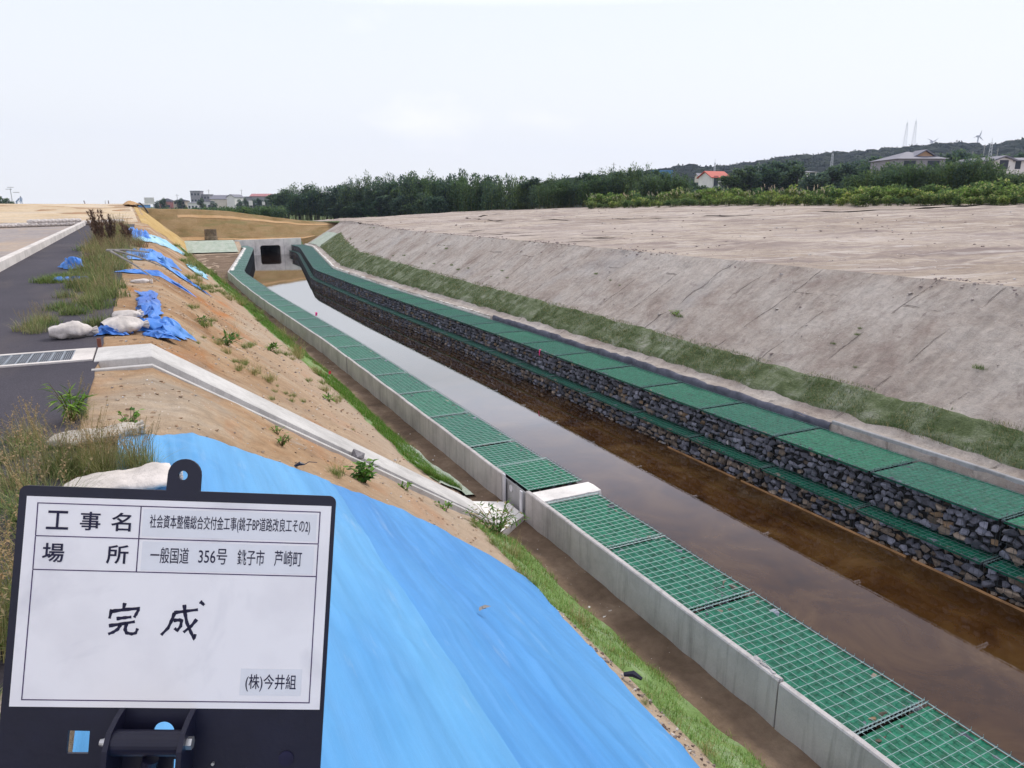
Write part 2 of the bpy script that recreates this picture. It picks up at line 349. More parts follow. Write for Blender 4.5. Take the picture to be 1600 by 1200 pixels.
def panelm():
    m, t, b = mat('white_board_panel', .35, .4); co = coords(t)
    c = ramp(t, tnoise(t, co, 9, 5, .5), [(.35, (.88, .85, .86)), (.55, (.95, .92, .925))])
    sm = tnoise(t, coords(t, (1, 1, 1)), 5.5, 5, .6, .4)
    c = mixc(t, ramp(t, sm, [(.56, (0, 0, 0)), (.74, BW(.35))]), c, (.45, .44, .50))
    t.links.new(c, b.inputs['Base Color']); return m
M['panel'] = panelm(); M['label'] = plain('label_tape', (.84, .84, .87), .45, .35, .03, 20, 0, 0)
M['ink'] = plain('dark_ink', (.018, .016, .05), .5, .3, .2, 30, 0, 0)
M['inkviolet'] = plain('printed_violet_line', (.06, .03, .12), .5, .3, .2, 30, 0, 0)
M['metal'] = plain('zinc_bolt', (.62, .62, .62), .35, .5, .1, 30, .8, 0)
M['grate'] = plain('galvanised_grate', (.30, .33, .36), .45, .5, .15, 18, .6, 0)
M['bag'] = plain('woven_sandbag_cloth', (.66, .61, .57), .9, .15, .2, 6, 0, .012)
M['bagdirty'] = plain('grimy_sandbag_cloth', (.48, .44, .38), .9, .2, .22, 5, 0, .004)
M['rust'] = plain('rusty_iron', (.17, .06, .04), .8, .3, .3, 12)
M['wood'] = plain('weathered_grey_wood', (.32, .30, .28), .85, .2, .3, 5, 0, .003, (1, 1, .2))
M['batten'] = plain('wet_orange_timber', (.42, .24, .11), .7, .3, .25, 4, 0, .002)
M['red'] = plain('red_ribbon', (.75, .05, .08), .6, .3, .1); M['pink'] = plain('pink_ribbon', (.85, .06, .28), .6, .3, .1)
M['pvc'] = plain('pale_pvc', (.62, .62, .66), .4, .4, .08); M['bag2'] = plain('pale_paper_lining', (.72, .70, .66), .8, .2, .12, 9)
M['geotex'] = plain('dark_geotextile', (.11, .115, .15), .85, .2, .3, 5, 0, .01)
def gmatbase(name, cols):
    m, t, b = mat(name, .9, .1); co = coords(t)
    c = ramp(t, tnoise(t, coords(t, (1.2, .7, 1)), 2.2, 8, .65, .5), cols)
    c = mixc(t, .8, c, ramp(t, tnoise(t, co, 30, 5, .8), [(.3, BW(.6)), (.5, BW(1)), (.75, BW(1.5))]), 'MULTIPLY')
    c = mixc(t, ramp(t, tnoise(t, coords(t, (.3, 2.4, .3)), 1.2, 7, .72, .25), [(.52, (0, 0, 0)), (.68, BW(.42))]), c, (.38, .42, .33))
    t.links.new(c, b.inputs['Base Color']); bump(t, b, [(tnoise(t, co, 20, 5, .7), .03, .9), (tnoise(t, co, 5, 5, .7), .05, .7)]); return m
M['seedmat'] = gmatbase('seeded_fibre_mat', [(.3, (.14, .22, .06)), (.5, (.21, .32, .11)), (.7, (.33, .42, .24))])
M['seedmatR'] = gmatbase('seeded_fibre_mat_dull', [(.3, (.05, .07, .03)), (.45, (.10, .13, .06)), (.56, (.16, .19, .11)), (.7, (.30, .31, .25))])
M['sheetgreen'] = gmatbase('pale_green_lining', [(.3, (.34, .42, .34)), (.5, (.44, .5, .42)), (.7, (.52, .56, .5))])

# ------------------------------------------------------------------ terrain model
def shift(y): return pw([(22, 0), (36, -.33), (48.5, -.33), (75, 3.6)], y)
def heading_of(y): return -atan2(shift(y + .5) - shift(y - .5), 1.0)
WATER = -.98
def zL(y): return pw([(-20, 2.45), (12, 2.45), (50, 2.92), (55, 3.2), (74, 4.16), (90, 4.16), (110, 4.0)], y)
def crestL(y): return pw([(50, -.10), (72, -.75), (84, -1.1)], y)
def footL(y): return pw([(20, 4.05), (45, 3.85), (60, 3.35), (78, 3.3)], y)
def bermz(y): return pw([(70, -.42), (76, -.42), (79, .5), (82, .6)], y)
def xw(y): return 4.54 + shift(y)                  # outer face of left wall
zc_pts = [(-8, 4.0), (-1.2, 3.9), (1.45, 3.66), (4.5, 3.64), (8.3, 3.42), (11, 3.0), (14.4, 2.56), (17.9, 2.15), (21, 1.98), (30, 2.2)]
def z_left(x, y):
    """left bank surface: road shelf, slope, berm"""
    c, f = crestL(y), footL(y); zt, zb = zL(y), bermz(y)
    if x <= c - .5: z = zt
    elif x <= c + .25: z = lerp(zt, zt - .12, (x - c + .5) / .75)
    elif x <= f: z = lerp(zt - .12, zb, (x - c - .25) / (f - c - .25))
    else: z = zb
    return z
def z_leftn(x, y):
    z = z_left(x, y); s = 0.0
    if 7.2 < y < 11.4 and x > -.62:
        k = max(0, 1 - max(0, abs(y - 9.05) - .95) / 1.1); zc_ = zL(9) if x <= -.10 else lerp(zL(9), -.36, min(1, (x + .10) / 4.15))
        if x < 4.05: z = lerp(z, zc_, k * min(1, (x + .62) / .1))
        if 8.40 < y < 9.58 and x < 3.9: return z - .22 * min(1, (y - 8.40) / .1, (9.58 - y) / .08)
    if x > -.62:
        k = min(1, (x + .62) / .35) * (min(1, max(0, (4.5 - x) / .3)))
        s = k * (.045 * n3(x, y, 1, .9) + .03 * n3(x, y, 5, 2.7) + .016 * n3(x, y, 9, 7.5))
        s += k * -.05 * max(0, n3(x * .25, y, 3, 1.7) - .15)
    return z + s
def z_right(x, y):
    xr = x - shift(y); zt = pw([(55, 2.55), (78, 2.3), (90, 2.0)], y)
    if xr < 11.3: return .1
    if xr < 11.45: return .12
    if xr < 15.05: return lerp(.12, zt, (xr - 11.45) / 3.6)
    X = x - 15.05
    return zt + .046 * min(X, 34) + .004 * max(0, X - 34) - .0 * y
def groove(x, y):
    """bucket-edge marks left by the excavator on the trimmed right slope"""
    s = 0
    u = y + .25 * x + .25 * n3(x, y, 2, .35)
    k = math.floor(u / 1.9); fr = u - k * 1.9
    rnd = (math.sin(k * 12.9898) * 43758.5453) % 1
    if rnd > .35: s -= (.10 * rnd) * math.exp(-((fr - .5 * rnd) / .055) ** 2) * max(0, min(1, .5 + 1.8 * n3(x, y + k, 8, .55)))
    s += (.035 * rnd) * math.exp(-((fr - .5 * rnd - .13) / .06) ** 2)
    return s
def z_rightn(x, y):
    z = z_right(x, y); xr = x - shift(y)
    if xr < 15.05: z += .5 * (.03 * n3(x, y, 1, .8) + .035 * n3(x, y, 7, 2.3) + .03 * n3(x, y, 7, 6.5)) + (groove(x, y) if xr > 12 else 0)
    else:
        a = pw([(15.05, .15), (15.5, .3), (17, 1)], xr)
        z += a * (.07 * n3(x * .5, y, 1, .5) + .09 * n3(x * .35, y * 1.4, 4, 1.3) + .05 * n3(x * .6, y, 7, 4) - .05 * max(0, n3(x * .22, y, 15, 1.6) - .25))
        yy = .9 * y + .44 * x + .7 * n3(x, y, 3, .06)
        z += pw([(10, .08), (40, .045)], x + y) * math.sin(yy * 3.4 + math.sin(yy * 1.3)) * max(0, n3(x, y, 12, .12) + .3) * a if y < 60 else 0
    return z
def yrows(y0, y1, f=.014, lo=.09, hi=.8):
    r = [y0]
    while r[-1] < y1: r.append(r[-1] + min(hi, max(lo, f * abs(r[-1] + 1))))
    r[-1] = y1; return r
def sub(a, b, n): return [lerp(a, b, i / n) for i in range(n)]
def struct(o, label): return tag(o, label, None, None, 'structure')

# left bank, from old road across shoulder, slope and berm to the wall
mb = MB(); P = []
for y in yrows(-8, 79):
    c, f = crestL(y), footL(y)
    xs = sub(-30, -8, 4) + sub(-8, c - .6, 12) + sub(c - .6, c + .3, 12) + sub(c + .3, f, 46) + sub(f, xw(y) + .1, 8) + [xw(y) + .1]
    row = []
    for x in xs:
        z = z_leftn(x, y)
        if x > f and y < 70: z += .025 * n3(x, y, 3, 3)
        row.append((x, y, z))
    row.append((xw(y) + .12, y, -1.5)); P.append(row)
mb.grid(P); struct(mb.build('dirt_bank', M['leftslope'], smooth=True), 'sandy brown bank sloping from the road edge down to the canal')
# darker brown soil of the berm: its own thin sheet 6 mm above
mb = MB(); P = []
for y in yrows(-8, 74):
    f = footL(y) - .16; b_ = xw(y) + .02; n = 8
    P.append([(lerp(f, b_, i / n) + (.06 * n3(0, y, 4, 1.5) if i == 0 else 0), y, z_leftn(lerp(f, b_, i / n), y) + .025 * (n3(lerp(f, b_, i / n), y, 3, 3) if lerp(f, b_, i / n) > footL(y) else 0) + .008) for i in range(n + 1)])
mb.grid(P); struct(mb.build('berm', M['bermsoil'], smooth=True), 'narrow strip of dark brown soil beside the low concrete wall')
# canal bed and water
mb = MB(); P = []
for y in yrows(-8, 82, .02, .4, 1.5):
    s = shift(y); P.append([(x + s, y, z) for x, z in ((4.6, -1.5), (5, -1.35), (6, -1.3), (7.7, -1.35), (9.3, -1.3), (10.5, -1.4), (11.3, -1.5))])
mb.grid(P); struct(mb.build('canal_bed', M['bed'], smooth=True), 'muddy brown bed under the canal water')
mb = MB(); P = []
for y in yrows(-8, 88, .02, .4, 1.5):
    s = shift(y); P.append([(5.0 + s, y, WATER), (7.5 + s, y, WATER), (10.0 + s, y, WATER)] if y < 80 else [(10.3, y, WATER), (11.4, y, WATER), (12.5, y, WATER)])
mb.grid(P); struct(mb.build('water', M['water']), 'still brown canal water mirroring the pale sky')
# right bank slope + field
mb = MB(); P = []
for y in yrows(-10, 79.5, .012, .085, .6):
    s = shift(y); xs = [11.12 + s] + sub(11.2 + s, 11.45 + s, 4) + sub(11.45 + s, 15.05 + s, 60) + [15.05 + s]
    row = [(11.1 + s, y, -1.5)] + [(x, y, z_rightn(x, y)) for x in xs]; P.append(row)
mb.grid(P); struct(mb.build('bare_slope', M['rightslope'], smooth=True), 'trimmed grey earth slope rising from the right side of the canal')
mb = MB(); P = []
for y in yrows(-12, 96, .015, .11, .7):
    s = shift(y); x0 = 15.05 + s; xs = [x0]
    while xs[-1] < 60: xs.append(xs[-1] + min(1.2, .10 + (xs[-1] - x0) * .03))
    row = [(x, y, z_rightn(x, y)) for x in xs] + [(220, y, z_right(220, y))]; P.append(row)
mb.grid(P); struct(mb.build('field', M['field'], smooth=True), 'wide bare field of raked pinkish grey soil above the canal')
# right-hand continuation of the field toward the far side
# cross embankment behind the culvert
def z_emb(x, y):
    zt = pw(zc_pts, x); zt += .0
    base = .6 if x < 15 else pw([(15, .6), (21, 1.7)], x)
    if y <= 81: return min(base, zt)
    t = (y - 81) / 4.6
    if t < 1: return lerp(base, zt, t)
    if y < 92: return zt
    return lerp(zt, .4, min(1, (y - 92) / 5))
mb = MB(); P = []
for y in sub(78.9, 81, 8) + sub(81, 85.6, 28) + sub(85.6, 92, 8) + sub(92, 98, 6) + [98]:
    row = []
    for x in sub(-30, -6, 8) + sub(-6, 24, 110) + [24, 40]:
        z = z_emb(x, y)
        if y < 80 and 7.6 < x < 14.8: z = .3
        elif y < 80: z = -1.6
        if 80 <= y < 85.7: z += .05 * n3(x, y, 3, .8)
        row.append((x, max(y, 80.42) if (y < 80.42) else y, z))
    P.append(row)
mb.grid(P); struct(mb.build('embankment', M['embank'], smooth=True), 'brown grassy road embankment crossing behind the culvert')
mb = MB(); P = []                                     # pale orange track near its top
for i in range(61):
    x = lerp(3, 23, i / 60); r = []
    for k in range(4):
        y = 84.3 + k * .14 + .04 * n3(x, 0, 3, .8); r.append((x, y, z_emb(x, y) + .05 * n3(x, y, 3, .8) + .03))
    P.append(r)
mb.grid(P); struct(mb.build('track', M['orange'], smooth=True), 'thin orange track running along the upper embankment')
mb = MB(); P = []                                     # bare strip right of and above headwall
for i in range(61):
    x = lerp(2.5, 16.2, i / 60); r = []
    for k in range(4):
        y = 80.5 + k * .22 * (1 if x > 6 else 1.4); r.append((x, y, z_emb(x, y) + .05 * n3(x, y, 3, .8) + .03))
    P.append(r)
mb.grid(P); struct(mb.build('path', M['orange'], smooth=True), 'strip of bare orange soil behind the headwall')
# straw coloured ramp and yellow flank on the left
mb = MB(); P = []
for y_ in yrows(44, 84, .02, .4, .8):
    P.append([(x, y := max(y_, min(52.3, 45.1 + .78 * (x + 11.2))), zL(y) + .012 + .05 * n3(x, y, 2, .4)) for x in sub(-40, -8, 8) + sub(-8, crestL(y) - .3, 20) + [crestL(y) - .3]])
mb.grid(P); struct(mb.build('ramp', M['ramp'], smooth=True), 'straw coloured earth ramp rising at the end of the road')
mb = MB(); P = []
for y in yrows(52, 80, .02, .3, .8):
    c, f = crestL(y) - .1, footL(y); e_ = pw([(52, c + .8), (62, 2.6), (76, f)], y)
    P.append([(lerp(c, e_, i / 14), y, z_leftn(lerp(c, e_, i / 14), y) + .02) for i in range(15)])
mb.grid(P); struct(mb.build('straw_slope', M['yellow'], smooth=True), 'yellow straw covered flank of the far left embankment')
# far land to the horizon
mb = MB(); P = []
for r in (0, 90, 140, 220, 400, 800, 1600):
    P.append([(r * cos(a), r * sin(a), pw([(0, -1.7), (90, -1.7), (100, -.2), (220, .3), (4500, .3)], r)) for a in [2 * pi * i / 72 for i in range(73)]])
mb.grid(P); struct(mb.build('farmland', M['farland'], smooth=True), 'flat green farmland reaching the horizon')

# road
mb = MB(); P = []
for y in yrows(-8, 50.5, .03, .4, 1.2):
    P.append([(lerp(-3.2, -.62 + .035 * n3(0, y, 3, 1.4) + .015 * n3(0, y, 3, 6), k / 6), y, zL(y) + .012) for k in range(7)])
mb.grid(P); struct(mb.build('asphalt_road', M['asphalt'], smooth=True), 'narrow dark asphalt road along the top of the bank')
mb = MB(); P = []
for y in yrows(-8, 52.5, .03, .4, 1.2):
    P.append([(lerp(-30, -3.37, k / 10), y, zL(y) + .008) for k in range(11)])
mb.grid(P); struct(mb.build('old_road', M['road2'], smooth=True), 'dusty grey and brown road surface beyond the kerb')
for i, (a, b_) in enumerate([(-6 + 7 * k, -6 + 7 * (k + 1) - .012) for k in range(8)]):
    mb = MB(); P = []; 
    n = 6
    for k in range(n + 1):
        y = lerp(a, b_, k / n); z = zL(y)
        P.append([(-3.19, y, z - .1), (-3.2, y, z + .22), (-3.215, y, z + .235), (-3.375, y, z + .235), (-3.39, y, z + .22), (-3.39, y, z - .1)])
    mb.grid(P, flip=True); mb.face([0, 1, 2, 3, 4, 5]); L_ = len(mb.v) - 6; mb.face([L_ + 5, L_ + 4, L_ + 3, L_ + 2, L_ + 1, L_])
    o = mb.build('kerb', M['curb']); tag(o, 'long pale concrete kerb block beside the asphalt road', 'kerb', 'kerb blocks along the asphalt road')

# ------------------------------------------------------------------ gabions
def hull(mbx, center, r, rnd, col, sq=(1, 1, 1)):
    bm = bmesh.new()
    for _ in range(11):
        d = V((rnd.gauss(0, 1), rnd.gauss(0, 1), rnd.gauss(0, 1))).normalized()
        bm.verts.new(center + V((d.x * sq[0], d.y * sq[1], d.z * sq[2])) * r * rnd.uniform(.85, 1.1))
    res = bmesh.ops.convex_hull(bm, input=bm.verts)
    bmesh.ops.delete(bm, geom=list({g for g in res['geom_interior'] + res['geom_unused'] if isinstance(g, bmesh.types.BMVert)}), context='VERTS')
    bm.verts.index_update(); bs = len(mbx.v); mbx.v += [tuple(v.co) for v in bm.verts]
    for f in bm.faces: mbx.face([bs + v.index for v in f.verts], col)
    bm.free()
def stonecol(rnd, warm):
    b = rnd.choice([.11, .13, .15, .17, .195, .22, .29]) * rnd.uniform(.8, 1.2)
    if rnd.random() < warm: return (b * 1.25, b * 1.02, b * .8)
    if rnd.random() < .03: return (.26, .18, .11)
    if rnd.random() < .02: return (.40, .39, .40)
    return (b * .92, b * .96, b * 1.15)
def make_gabion(L, W, h, warm, seed, cell=.1):
    """local: runs along +y from 0 to L, front face at x=0 looking to +x, top at z=0"""
    rnd = random.Random(seed)
    root = bpy.data.objects.new('gabion', None); root.empty_display_size = .1; COL.objects.link(root)
    st = MB(); ny = int(L / .125); nz = max(3, int(h / .105))
    st.box(-W + .06, -.12, .04, L - .04, -h + .01, -.04, (.02, .02, .02))  # near-black backing box: shade behind the stones put into its colour
    for i in range(ny):
        for k in range(nz):
            p = V((-.075 + rnd.uniform(-.02, .012), (i + .5 + (.5 if k % 2 else 0) * .8) * (L - .06) / ny + rnd.uniform(-.025, .025), -(k + .5) * (h - .03) / nz - .015 + rnd.uniform(-.015, .015)))
            if p.y > L - .04: continue
            hull(st, p, rnd.uniform(.058, .092), rnd, stonecol(rnd, warm), (.8, rnd.uniform(.9, 1.4), rnd.uniform(.65, .95)))
    for ye in (.07, L - .07):                                         # end faces
        for i in range(int((W - .2) / .13)):
            for k in range(nz):
                hull(st, V((-.18 - i * .13 + rnd.uniform(-.02, .02), ye, -(k + .5) * (h - .03) / nz - .015)), rnd.uniform(.06, .085), rnd, stonecol(rnd, warm), (1.2, .8, .8))
    so = st.build('stone_fill', M['stone']); so['kind'] = 'stuff'
    gm = MB(); nx, nyy = int(W / .05), int(L / .05); Pg = []
    for j in range(nyy + 1):
        y = .015 + (L - .03) * j / nyy; r = []
        for i in range(nx + 1):
            x = -.006 - (W - .012) * i / nx
            z = -.010 + .014 * n3(x, y, seed, 9) - .030 * abs(n3(x, y, seed + 5, 2.2)) - (.018 if (i % 2 and j % 2) else 0)
            if i in (0, nx) or j in (0, nyy): z = -.012
            r.append((x, y, z))
        Pg.append(r)
    gm.grid(Pg, flip=True)
    # short turned-down hem
    gm.grid([[(-.004, y, -.012), (-.002, y, -.035)] for y in (.015, L - .015)]); go = gm.build('green_mat', M['gmat'], smooth=True)
    wt = MB(); r = .0028
    def wob(y, x): return .004 * n3(x, y, seed + 2, 3)
    for i in range(int(round(W / cell)) + 1):
        x = -min(W, i * cell); wt.tube([(x + wob(y, x), y, .006 + wob(x, y) - .010 * abs(sin(pi * y / L))) for y in sub(0, L, 4) + [L]], r if 0 < i < int(round(W / cell)) else .0045, 3, cap=False)
    nyc = int(round(L / cell))
    for j in range(nyc + 1):
        y = min(L, j * cell) + rnd.uniform(-.006, .006); e0 = rnd.uniform(.0, .02)
        wt.tube([(.006, y, -.01), (.006, y, .011), (-W * .5, y, .011 - .010 * abs(sin(pi * y / L))), (-W, y, .011)], r if 0 < j < nyc else .005, 3, cap=False)
        if j % 1 == 0: wt.tube([(.006, y, 0), (.008, y + rnd.uniform(-.004, .004), .022 + e0)], .0024, 3)
    for y in (.0, L):                                                 # coil that laces two baskets together
        wt.tube([(-W * t, y + .014 * sin(t * 110), .012 + .012 * cos(t * 110)) for t in [q / 60 for q in range(61)]], .003, 3, cap=False)
    wo = wt.build('wire_mesh', M['wire'])
    wd = MB()
    for k in range(int(h / .1) + 1): wd.tube([(.010, 0, -min(h, k * .1)), (.010, L, -min(h, k * .1))], .0026 if k else .006, 3, cap=False)
    for j in range(nyc + 1): wd.tube([(.012, min(L, j * .1), 0), (.012, min(L, j * .1), -h)], .0026, 3, cap=False)
    wf = wd.build('front_wire_mesh', M['wiredark'])
    KIDS[root.name] = []; kids(root, so, go, wo, wf); return root
def gvar(L, W, h, warm, seed, n): return [make_gabion(L, W, h, warm, seed + k) for k in range(n)]
USED = set()
def place_gab(vars_, k, front_x, y, z, side, label, group, L=2.0):
    """side +1: front looks to +x (left bank); -1: front looks to -x (right bank)"""
    src = vars_[k % len(vars_)]
    a = heading_of(y + 1)
    dx = shift(y + L) - shift(y); a = -atan2(dx, L)
    if side > 0: loc = (front_x + shift(y), y, z); rz = a
    else:
        loc = (front_x + shift(y + L), y + L, z); rz = a + pi
    if src.name in USED: o = dup(src)
    else: o = src; USED.add(src.name)
    o.location = loc; o.rotation_euler = (0, 0, rz)
    if side < 0: o.rotation_euler = (0, 0, rz)
    tag(o, label, 'gabion', group); return o
gl = gvar(1.97, .9, 1.2, .5, 100, 3); gsh = gvar(1.52, .9, 1.2, .5, 140, 2); g11 = gvar(1.10, .9, 1.2, .5, 150, 1)
GL, GRU, GRL = 'gabions on the left bank', 'upper gabions on the right bank', 'lower gabions on the right bank'
LBL = 'green matted wire gabion in the row between low wall and water on the left'
y = -2.8
for k, yy in enumerate((-2.78, -.78, 1.22, 3.22)): place_gab(gl, k, 5.5, yy, 0, 1, LBL, GL)
place_gab(gsh, 0, 5.5, 5.24, 0, 1, 'shorter green matted gabion, second on the near side of the outlet slab', GL, 1.55)
place_gab(gsh, 1, 5.5, 6.80, 0, 1, 'shorter green matted gabion touching the near edge of the white outlet slab', GL, 1.55)
place_gab(g11, 0, 5.52, 8.80, .03, 1, 'shortest green matted gabion, with open end just beyond the outlet slab', GL, 1.1)
place_gab(g11, 0, 5.5, 9.94, 0, 1, 'short green matted gabion, second beyond the outlet slab', GL, 1.1)
y = 11.08; k = 0
while y < 78: place_gab(gl, k, 5.5, y, 0, 1, LBL, GL); y += 2.02; k += 1
gru = gvar(1.97, 1.2, .575, .12, 200, 4); grl = gvar(1.97, 1.0, .60, .55, 300, 4)
y = -2.94 ; k = 0
while y < 78.5:
    lab = 'green matted gabion of the upper right tier above the stepped ledge'
    if 17.0 < y < 18.5: lab = 'upper right gabion with a pink ribbon tied at its front edge'
    place_gab(gru, k, 9.86, y, 0, -1, lab, GRU)
    place_gab(grl, k + 1, 9.61, y, -.585, -1, 'brown stoned wire gabion of the lower right tier at the waterline', GRL); y += 2.02; k += 1

# timber battens at the waterline, right
for a, b_ in ((3.0, 6.1), (6.2, 9.6), (9.75, 11.8), (0.2, 2.9)):
    mb = MB(); mb.box(9.57, 9.59, a, b_, WATER - .02, WATER + .025); o = mb.build('timber_batten', M['batten'])
    tag(o, 'thin orange timber batten floating at the foot of the right gabions', 'batten', 'battens along the right waterline')

# ------------------------------------------------------------------ walls
def wall_run(pts, z0, z1, th, mat_, name, wob=.01, seed=0, side=1):
    """upright slab following pts (outer face), thickness th toward +x side"""
    mb = MB(); P = []; n = len(pts)
    for i, (x, y) in enumerate(pts):
        a = pts[max(0, i - 1)]; b_ = pts[min(n - 1, i + 1)]; d = V((b_[0] - a[0], b_[1] - a[1], 0)).normalized(); nn = V((d.y, -d.x, 0)) * side
        q = V((x, y, 0)) + nn * wob * n3(x, y, seed, 1.1); zt = z1 + wob * .8 * n3(x, y, seed + 4, .9)
        P.append([q + V((0, 0, z0)), q + V((0, 0, zt - .012)), q + nn * .012 + V((0, 0, zt)), q + nn * (th - .012) + V((0, 0, zt + .004 * n3(x, y, 1, 7))), q + nn * th + V((0, 0, zt - .012)), q + nn * th + V((0, 0, z0))])
    mb.grid(P, flip=side < 0); mb.face([0, 1, 2, 3, 4, 5]); e_ = len(mb.v) - 6; mb.face([e_ + 5, e_ + 4, e_ + 3, e_ + 2, e_ + 1, e_])
    return mb.build(name, mat_)
secs = [(-5.5, -.9), (-.88, 3.9), (3.92, 8.72), (9.55, 14.4)] + [(14.42 + 5 * k, 19.40 + 5 * k) for k in range(12)]
secs = [(a, min(b_, 76.5)) for a, b_ in secs if a < 76]
for i, (a, b_) in enumerate(secs):
    dx = [-.012, .0, .0, .0][i] if i < 4 else random.uniform(-.012, .012)
    pts = [(4.53 + dx + shift(lerp(a, b_, k / 24)), lerp(a, b_, k / 24)) for k in range(25)]
    o = wall_run(pts, -.7, .055 + random.uniform(-.01, .01), .072, M['concrete'], 'concrete_wall', .012, i)
    lab = {1: 'low concrete wall panel with a mortar ridge beside its far joint, nearest the camera', 2: 'low concrete wall panel ending at the near side of the outlet opening',
           3: 'low concrete wall panel starting at the far side of the outlet opening'}.get(i, 'low grey concrete wall panel holding the left gabions')
    tag(o, lab, 'wall', 'low concrete wall panels on the left')
mb = MB(); rk = random.Random(4)
for k in range(5): hull(mb, V((4.56 + .01 * k, 3.95 + .07 * k, .055)), .035 + .006 * (k % 3), rk, (.5, .48, .47), (.8, 1.4, .5))
o = mb.build('mortar_lump', M['concrete']); tag(o, 'ridge of rough mortar on top of the near concrete wall beside a joint', 'mortar')
# right wall behind the upper gabions
for i, (a, b_) in enumerate(((-6, -1.1), (-1.08, 3.9), (3.92, 9.0))):
    pts = [(11.14, lerp(a, b_, k / 20)) for k in range(21)]
    o = wall_run(pts, -.5, .175, .07, M['concreteD'], 'concrete_wall', .02, 40 + i)
    tag(o, 'low bluish concrete wall panel behind the right upper gabions', 'wall', 'low concrete wall panels on the right')
def ragged(name, x_off, a, b_, z0, z1, m, label, cat, seed):
    mb = MB(); P = []; n = int((b_ - a) / .12)
    for i in range(n + 1):
        y = lerp(a, b_, i / n); x = x_off + shift(y) + .03 * n3(0, y, seed, 1.3); zt = z1 + .05 * n3(0, y, seed, 1.8) + .03 * n3(0, y, seed, 6)
        P.append([(x, y, z0), (x - .02 + .02 * n3(1, y, seed, 4), y, lerp(z0, zt, .6)), (x + .02, y, zt), (x + .10 + .03 * n3(2, y, seed, 3), y, zt - .01), (x + .22, y, zt - .07)])
    mb.grid(P); o = mb.build(name, m, smooth=True); return tag(o, label, cat)
ragged('geotextile_flap', 11.10, 9.0, 24.0, -.06, .14, M['geotex'], 'ragged dark geotextile flap turned up behind the right gabions', 'geotextile', 3)
ragged('geotextile_flap', 11.12, 24.2, 44.0, -.06, .10, M['bag2'], 'pale torn lining edge behind the far right gabions on the straight', 'geotextile', 9)
ragged('geotextile_flap', 11.12, 44.5, 79.0, -.06, .12, M['bag2'], 'white torn lining edge behind the right gabions near the culvert', 'geotextile', 13)
ragged('lining_edge', 4.62, 50, 76, -.03, .04, M['bag2'], 'white torn lining showing between wall and gabions near the culvert', 'lining', 17)

# culvert headwall
hw = empty('culvert_headwall', (11.2, 80, 0), 0, 'pale concrete culvert headwall with a dark square opening', 'culvert')
mb = MB(); zt0, zt1 = .58, .70; ox0, ox1, ob, ot, ch = -.85, 1.2, -1.35, 0.0, .16
X0, X1 = -3.3, 3.35
def zt(x): return lerp(zt0, zt1, (x - X0) / (X1 - X0))
mb.prism([(X0, -1.6), (ox0, -1.6), (ox0, ot - ch), (ox0 + ch, ot), (ox0 + ch, zt(ox0)), (X0, zt(X0))], 0, .4, None, Matrix(((1, 0, 0, 0), (0, 0, 1, 0), (0, 1, 0, 0), (0, 0, 0, 1))))
mb.prism([(ox0 + ch, ot), (ox1 - ch, ot), (ox1 - ch, zt(ox1)), (ox0 + ch, zt(ox0))], .003, .4, None, Matrix(((1, 0, 0, 0), (0, 0, 1, 0), (0, 1, 0, 0), (0, 0, 0, 1))))
mb.prism([(ox1 - ch, ot), (ox1, ot - ch), (ox1, -1.6), (X1, -1.6), (X1, zt(X1)), (ox1 - ch, zt(ox1))], 0, .4, None, Matrix(((1, 0, 0, 0), (0, 0, 1, 0), (0, 1, 0, 0), (0, 0, 0, 1))))
mb.build('headwall', M['concreteW'], hw)
mb = MB()
mb.box(ox0 - .02, ox0, .4, 12, -1.6, .2); mb.box(ox1, ox1 + .02, .4, 12, -1.6, .2); mb.box(ox0, ox1, .4, 12, ot + .001, ot + .05); mb.box(ox0, ox1, 12, 12.1, -1.6, .2)
mb.build('culvert_barrel', M['concreteD'], hw)
mb = MB()
for x in (-1.35, 1.55): mb.box(x, x + .02, -.012, 0, -1.2, zt(x) - .05)
mb.build('joint_line', M['concreteD'], hw)
# apron, pale green lining on the slope left of the headwall
mb = MB(); P = []
for i in range(31):
    x = lerp(3.0, 7.75, i / 30); P.append([(x, lerp(75.2, 79.9, k / 8), bermz(min(79, lerp(75.2, 79.9, k / 8))) + .12 + .015 * n3(x, k, 3, 1)) for k in range(9)])
mb.grid(P, flip=True); o = mb.build('slope_lining', M['sheetgreen'], smooth=True); tag(o, 'pale concrete sprayed slope left of the culvert headwall', 'slope lining')
mb = MB(); P = []
for i in range(26):
    y = lerp(58, 76, i / 25); f = footL(y) + .1; P.append([(f - lerp(.3, 1.0, i / 25) + lerp(.3, 1.2, i / 25) * k / 5, y, z_leftn(f - lerp(.3, 1.0, i / 25) + lerp(.3, 1.2, i / 25) * k / 5, y) + .05) for k in range(6)])
mb.grid(P); o = mb.build('slope_lining', M['sheetgreen'], smooth=True); tag(o, 'pale green lining strip along the foot of the straw slope', 'slope lining')
mb = MB(); P = []                               # pale green patch at right, beyond the mat
for i in range(21):
    y = lerp(70.5, 78.5, i / 20); s = shift(y); P.append([(11.5 + s + lerp(0, 1.9, k / 8), y, z_right(11.5 + s + lerp(0, 1.9, k / 8), y) + .06) for k in range(9)])
mb.grid(P); o = mb.build('slope_lining', M['sheetgreen'], smooth=True); tag(o, 'pale green lining patch on the right slope beside the culvert', 'slope lining')
